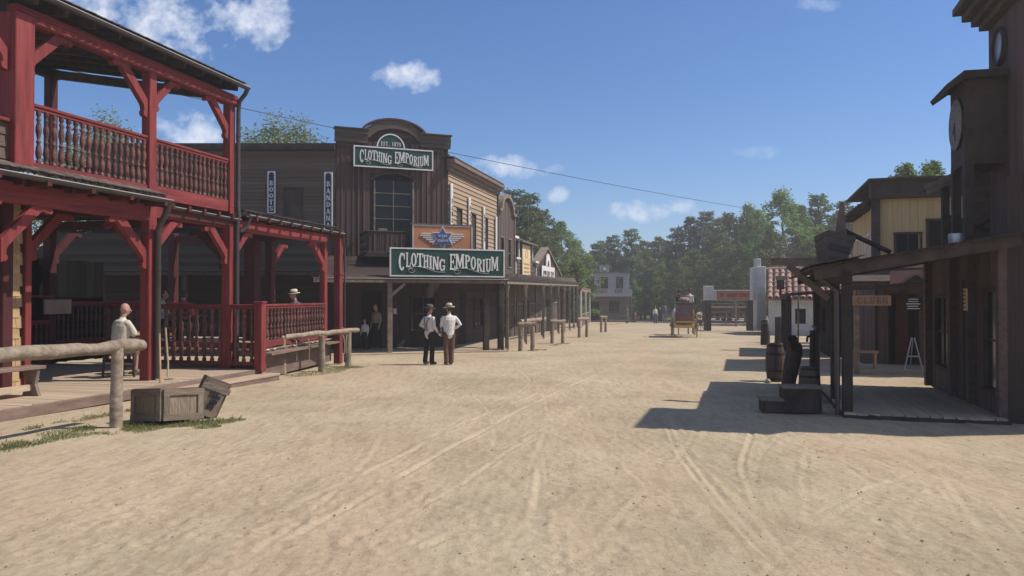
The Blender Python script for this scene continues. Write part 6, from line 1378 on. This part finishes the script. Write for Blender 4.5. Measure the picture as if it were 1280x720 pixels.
def tree(px, py, Y, kind, wide=1.0, where='in the wood closing the street', label=None, group=True):
    x = (px-640)/960*Y; zt = 1.65 + (372-py)*Y/960; g = gz(x, Y); (tm, cm), H0 = rng.choice(TR[kind]); H0 = HT.setdefault(cm.name, sorted(v.co.z for v in cm.vertices)[-40]); s = (zt-g)/H0; nm, d = NM[kind]
    M = FR(x, Y, g-.05, rng.uniform(0, 360)) @ Matrix.Diagonal((s*wide, s*wide, s, 1)); l = label or '%s %s' % (d, where)
    rt = thing(nm, l, 'tree', M, (d + ' group ' + where) if group and not label else None); place('trunk', tm, M, rt); place('crown', cm, M, rt)
for a in ((628, 262, 66, 'pine', 1.2), (644, 236, 62, 'pine', 1.35), (662, 242, 70, 'pine', 1.25), (680, 262, 76, 'pine', 1.2), (745, 304, 104, 'pine', 1.2), (768, 294, 100, 'pine', 1.2), (790, 286, 98, 'pine', 1.2), (806, 300, 104, 'pine', 1.2), (824, 296, 106, 'pine', 1.2), (845, 284, 98, 'pine', 1.2),
          (863, 271, 96, 'pine', 1.2), (881, 264, 95, 'pine', 1.2), (897, 272, 101, 'pine', 1.2), (1026, 243, 76, 'pine', 1.25), (1052, 250, 79, 'pine', 1.25), (1078, 256, 80, 'pine', 1.2), (735, 318, 92, 'oak', 1.2), (757, 330, 90, 'oak', 1.2), (912, 266, 94, 'oak', 1.1), (905, 300, 84, 'oak', 1.2), (940, 275, 82, 'oak', 1.1),
          (870, 310, 88, 'oak', 1.2), (845, 325, 86, 'oak', 1.2), (965, 285, 70, 'oak', 1.1), (1012, 300, 72, 'oak', 1.1), (1040, 300, 70, 'oak', 1.1), (1085, 300, 70, 'oak', 1.1), (780, 330, 100, 'oak', 1.3), (815, 335, 102, 'oak', 1.3), (933, 254, 92, 'birch', 1.2), (950, 262, 90, 'birch', 1.2), (984, 236, 74, 'birch', 1.35), (1001, 256, 76, 'birch', 1.3), (702, 276, 80, 'birch', 1.3), (724, 300, 104, 'birch', 1.3)): tree(*a)
for px in range(600, 1130, 26): tree(px + rng.uniform(-8, 8), rng.uniform(296, 322), rng.uniform(112, 128), 'pine', 1.35, 'in the farthest row of the wood')
for px in range(690, 1110, 34): tree(px + rng.uniform(-10, 10), rng.uniform(345, 358), rng.uniform(96, 108), 'oak', 1.9, 'low at the foot of the wood')
tree(717, 322, 73, 'bright', 1.25, label='bright yellow-green young tree behind the gabled shop'); tree(740, 342, 95, 'bright', 1.3, label='bright young tree showing behind the grey store'); tree(826, 328, 92, 'bright', .75, label='small bright tree standing alone before the dark wood'); tree(790, 350, 94, 'bright', 1.0, label='bright shrub right of the grey store')
tree(338, 138, 41, 'willow', 1.25, label='left pale willow above the roof of the store wing'); tree(376, 145, 42, 'willow', 1.2, label='right pale willow above the roof of the store wing'); tree(128, 134, 39, 'willow', 1.2, label='pale willow seen through the upper veranda'); tree(78, 172, 30, 'willow', 1.0, label='willow glimpsed between the near upper balusters')
tree(1138, 203, 33, 'birch', 1.1, label='thin birch rising above the yellow house'); tree(1172, 200, 36, 'birch', 1.1, label='birch crown between the yellow house and the clock')
def far_wood():
    r = random.Random(5); m = MB(); cl = []
    for i in range(150):
        x = r.uniform(-45, 95); h = r.uniform(5.5, 9.5); cl.append(((x, r.uniform(130, 150), gz(0, 130) + h*.5), (4.5, 4, h*.55)))
    leaves(m, r, cl, 26000, .75, narrow=.6, inner=.6)
    o = bpy.data.objects.new('far_wood', finish(m, 'far_wood', oak_l)); col.objects.link(o); reg(o, I4, None); tag(o, 'dark mass of woodland far behind the trees', kind='stuff')
far_wood()
# ------------------------------------------------------------------ dusty air
def haze():
    m = bpy.data.materials.new('dusty_air'); m.use_nodes = True; nt = m.node_tree; nt.nodes.clear(); o = nt.nodes.new('ShaderNodeOutputMaterial'); v = nt.nodes.new('ShaderNodeVolumePrincipled')
    v.inputs['Color'].default_value = (.96, .93, .90, 1); v.inputs['Density'].default_value = HAZE; v.inputs['Anisotropy'].default_value = .3; nt.links.new(v.outputs[0], o.inputs['Volume'])
    b = MB().box((0, 320, 8.2), (812, 772, 23.6)).build('haze', m); tag(b, 'dusty summer air over the street', kind='stuff')
HAZE = .0018
haze()
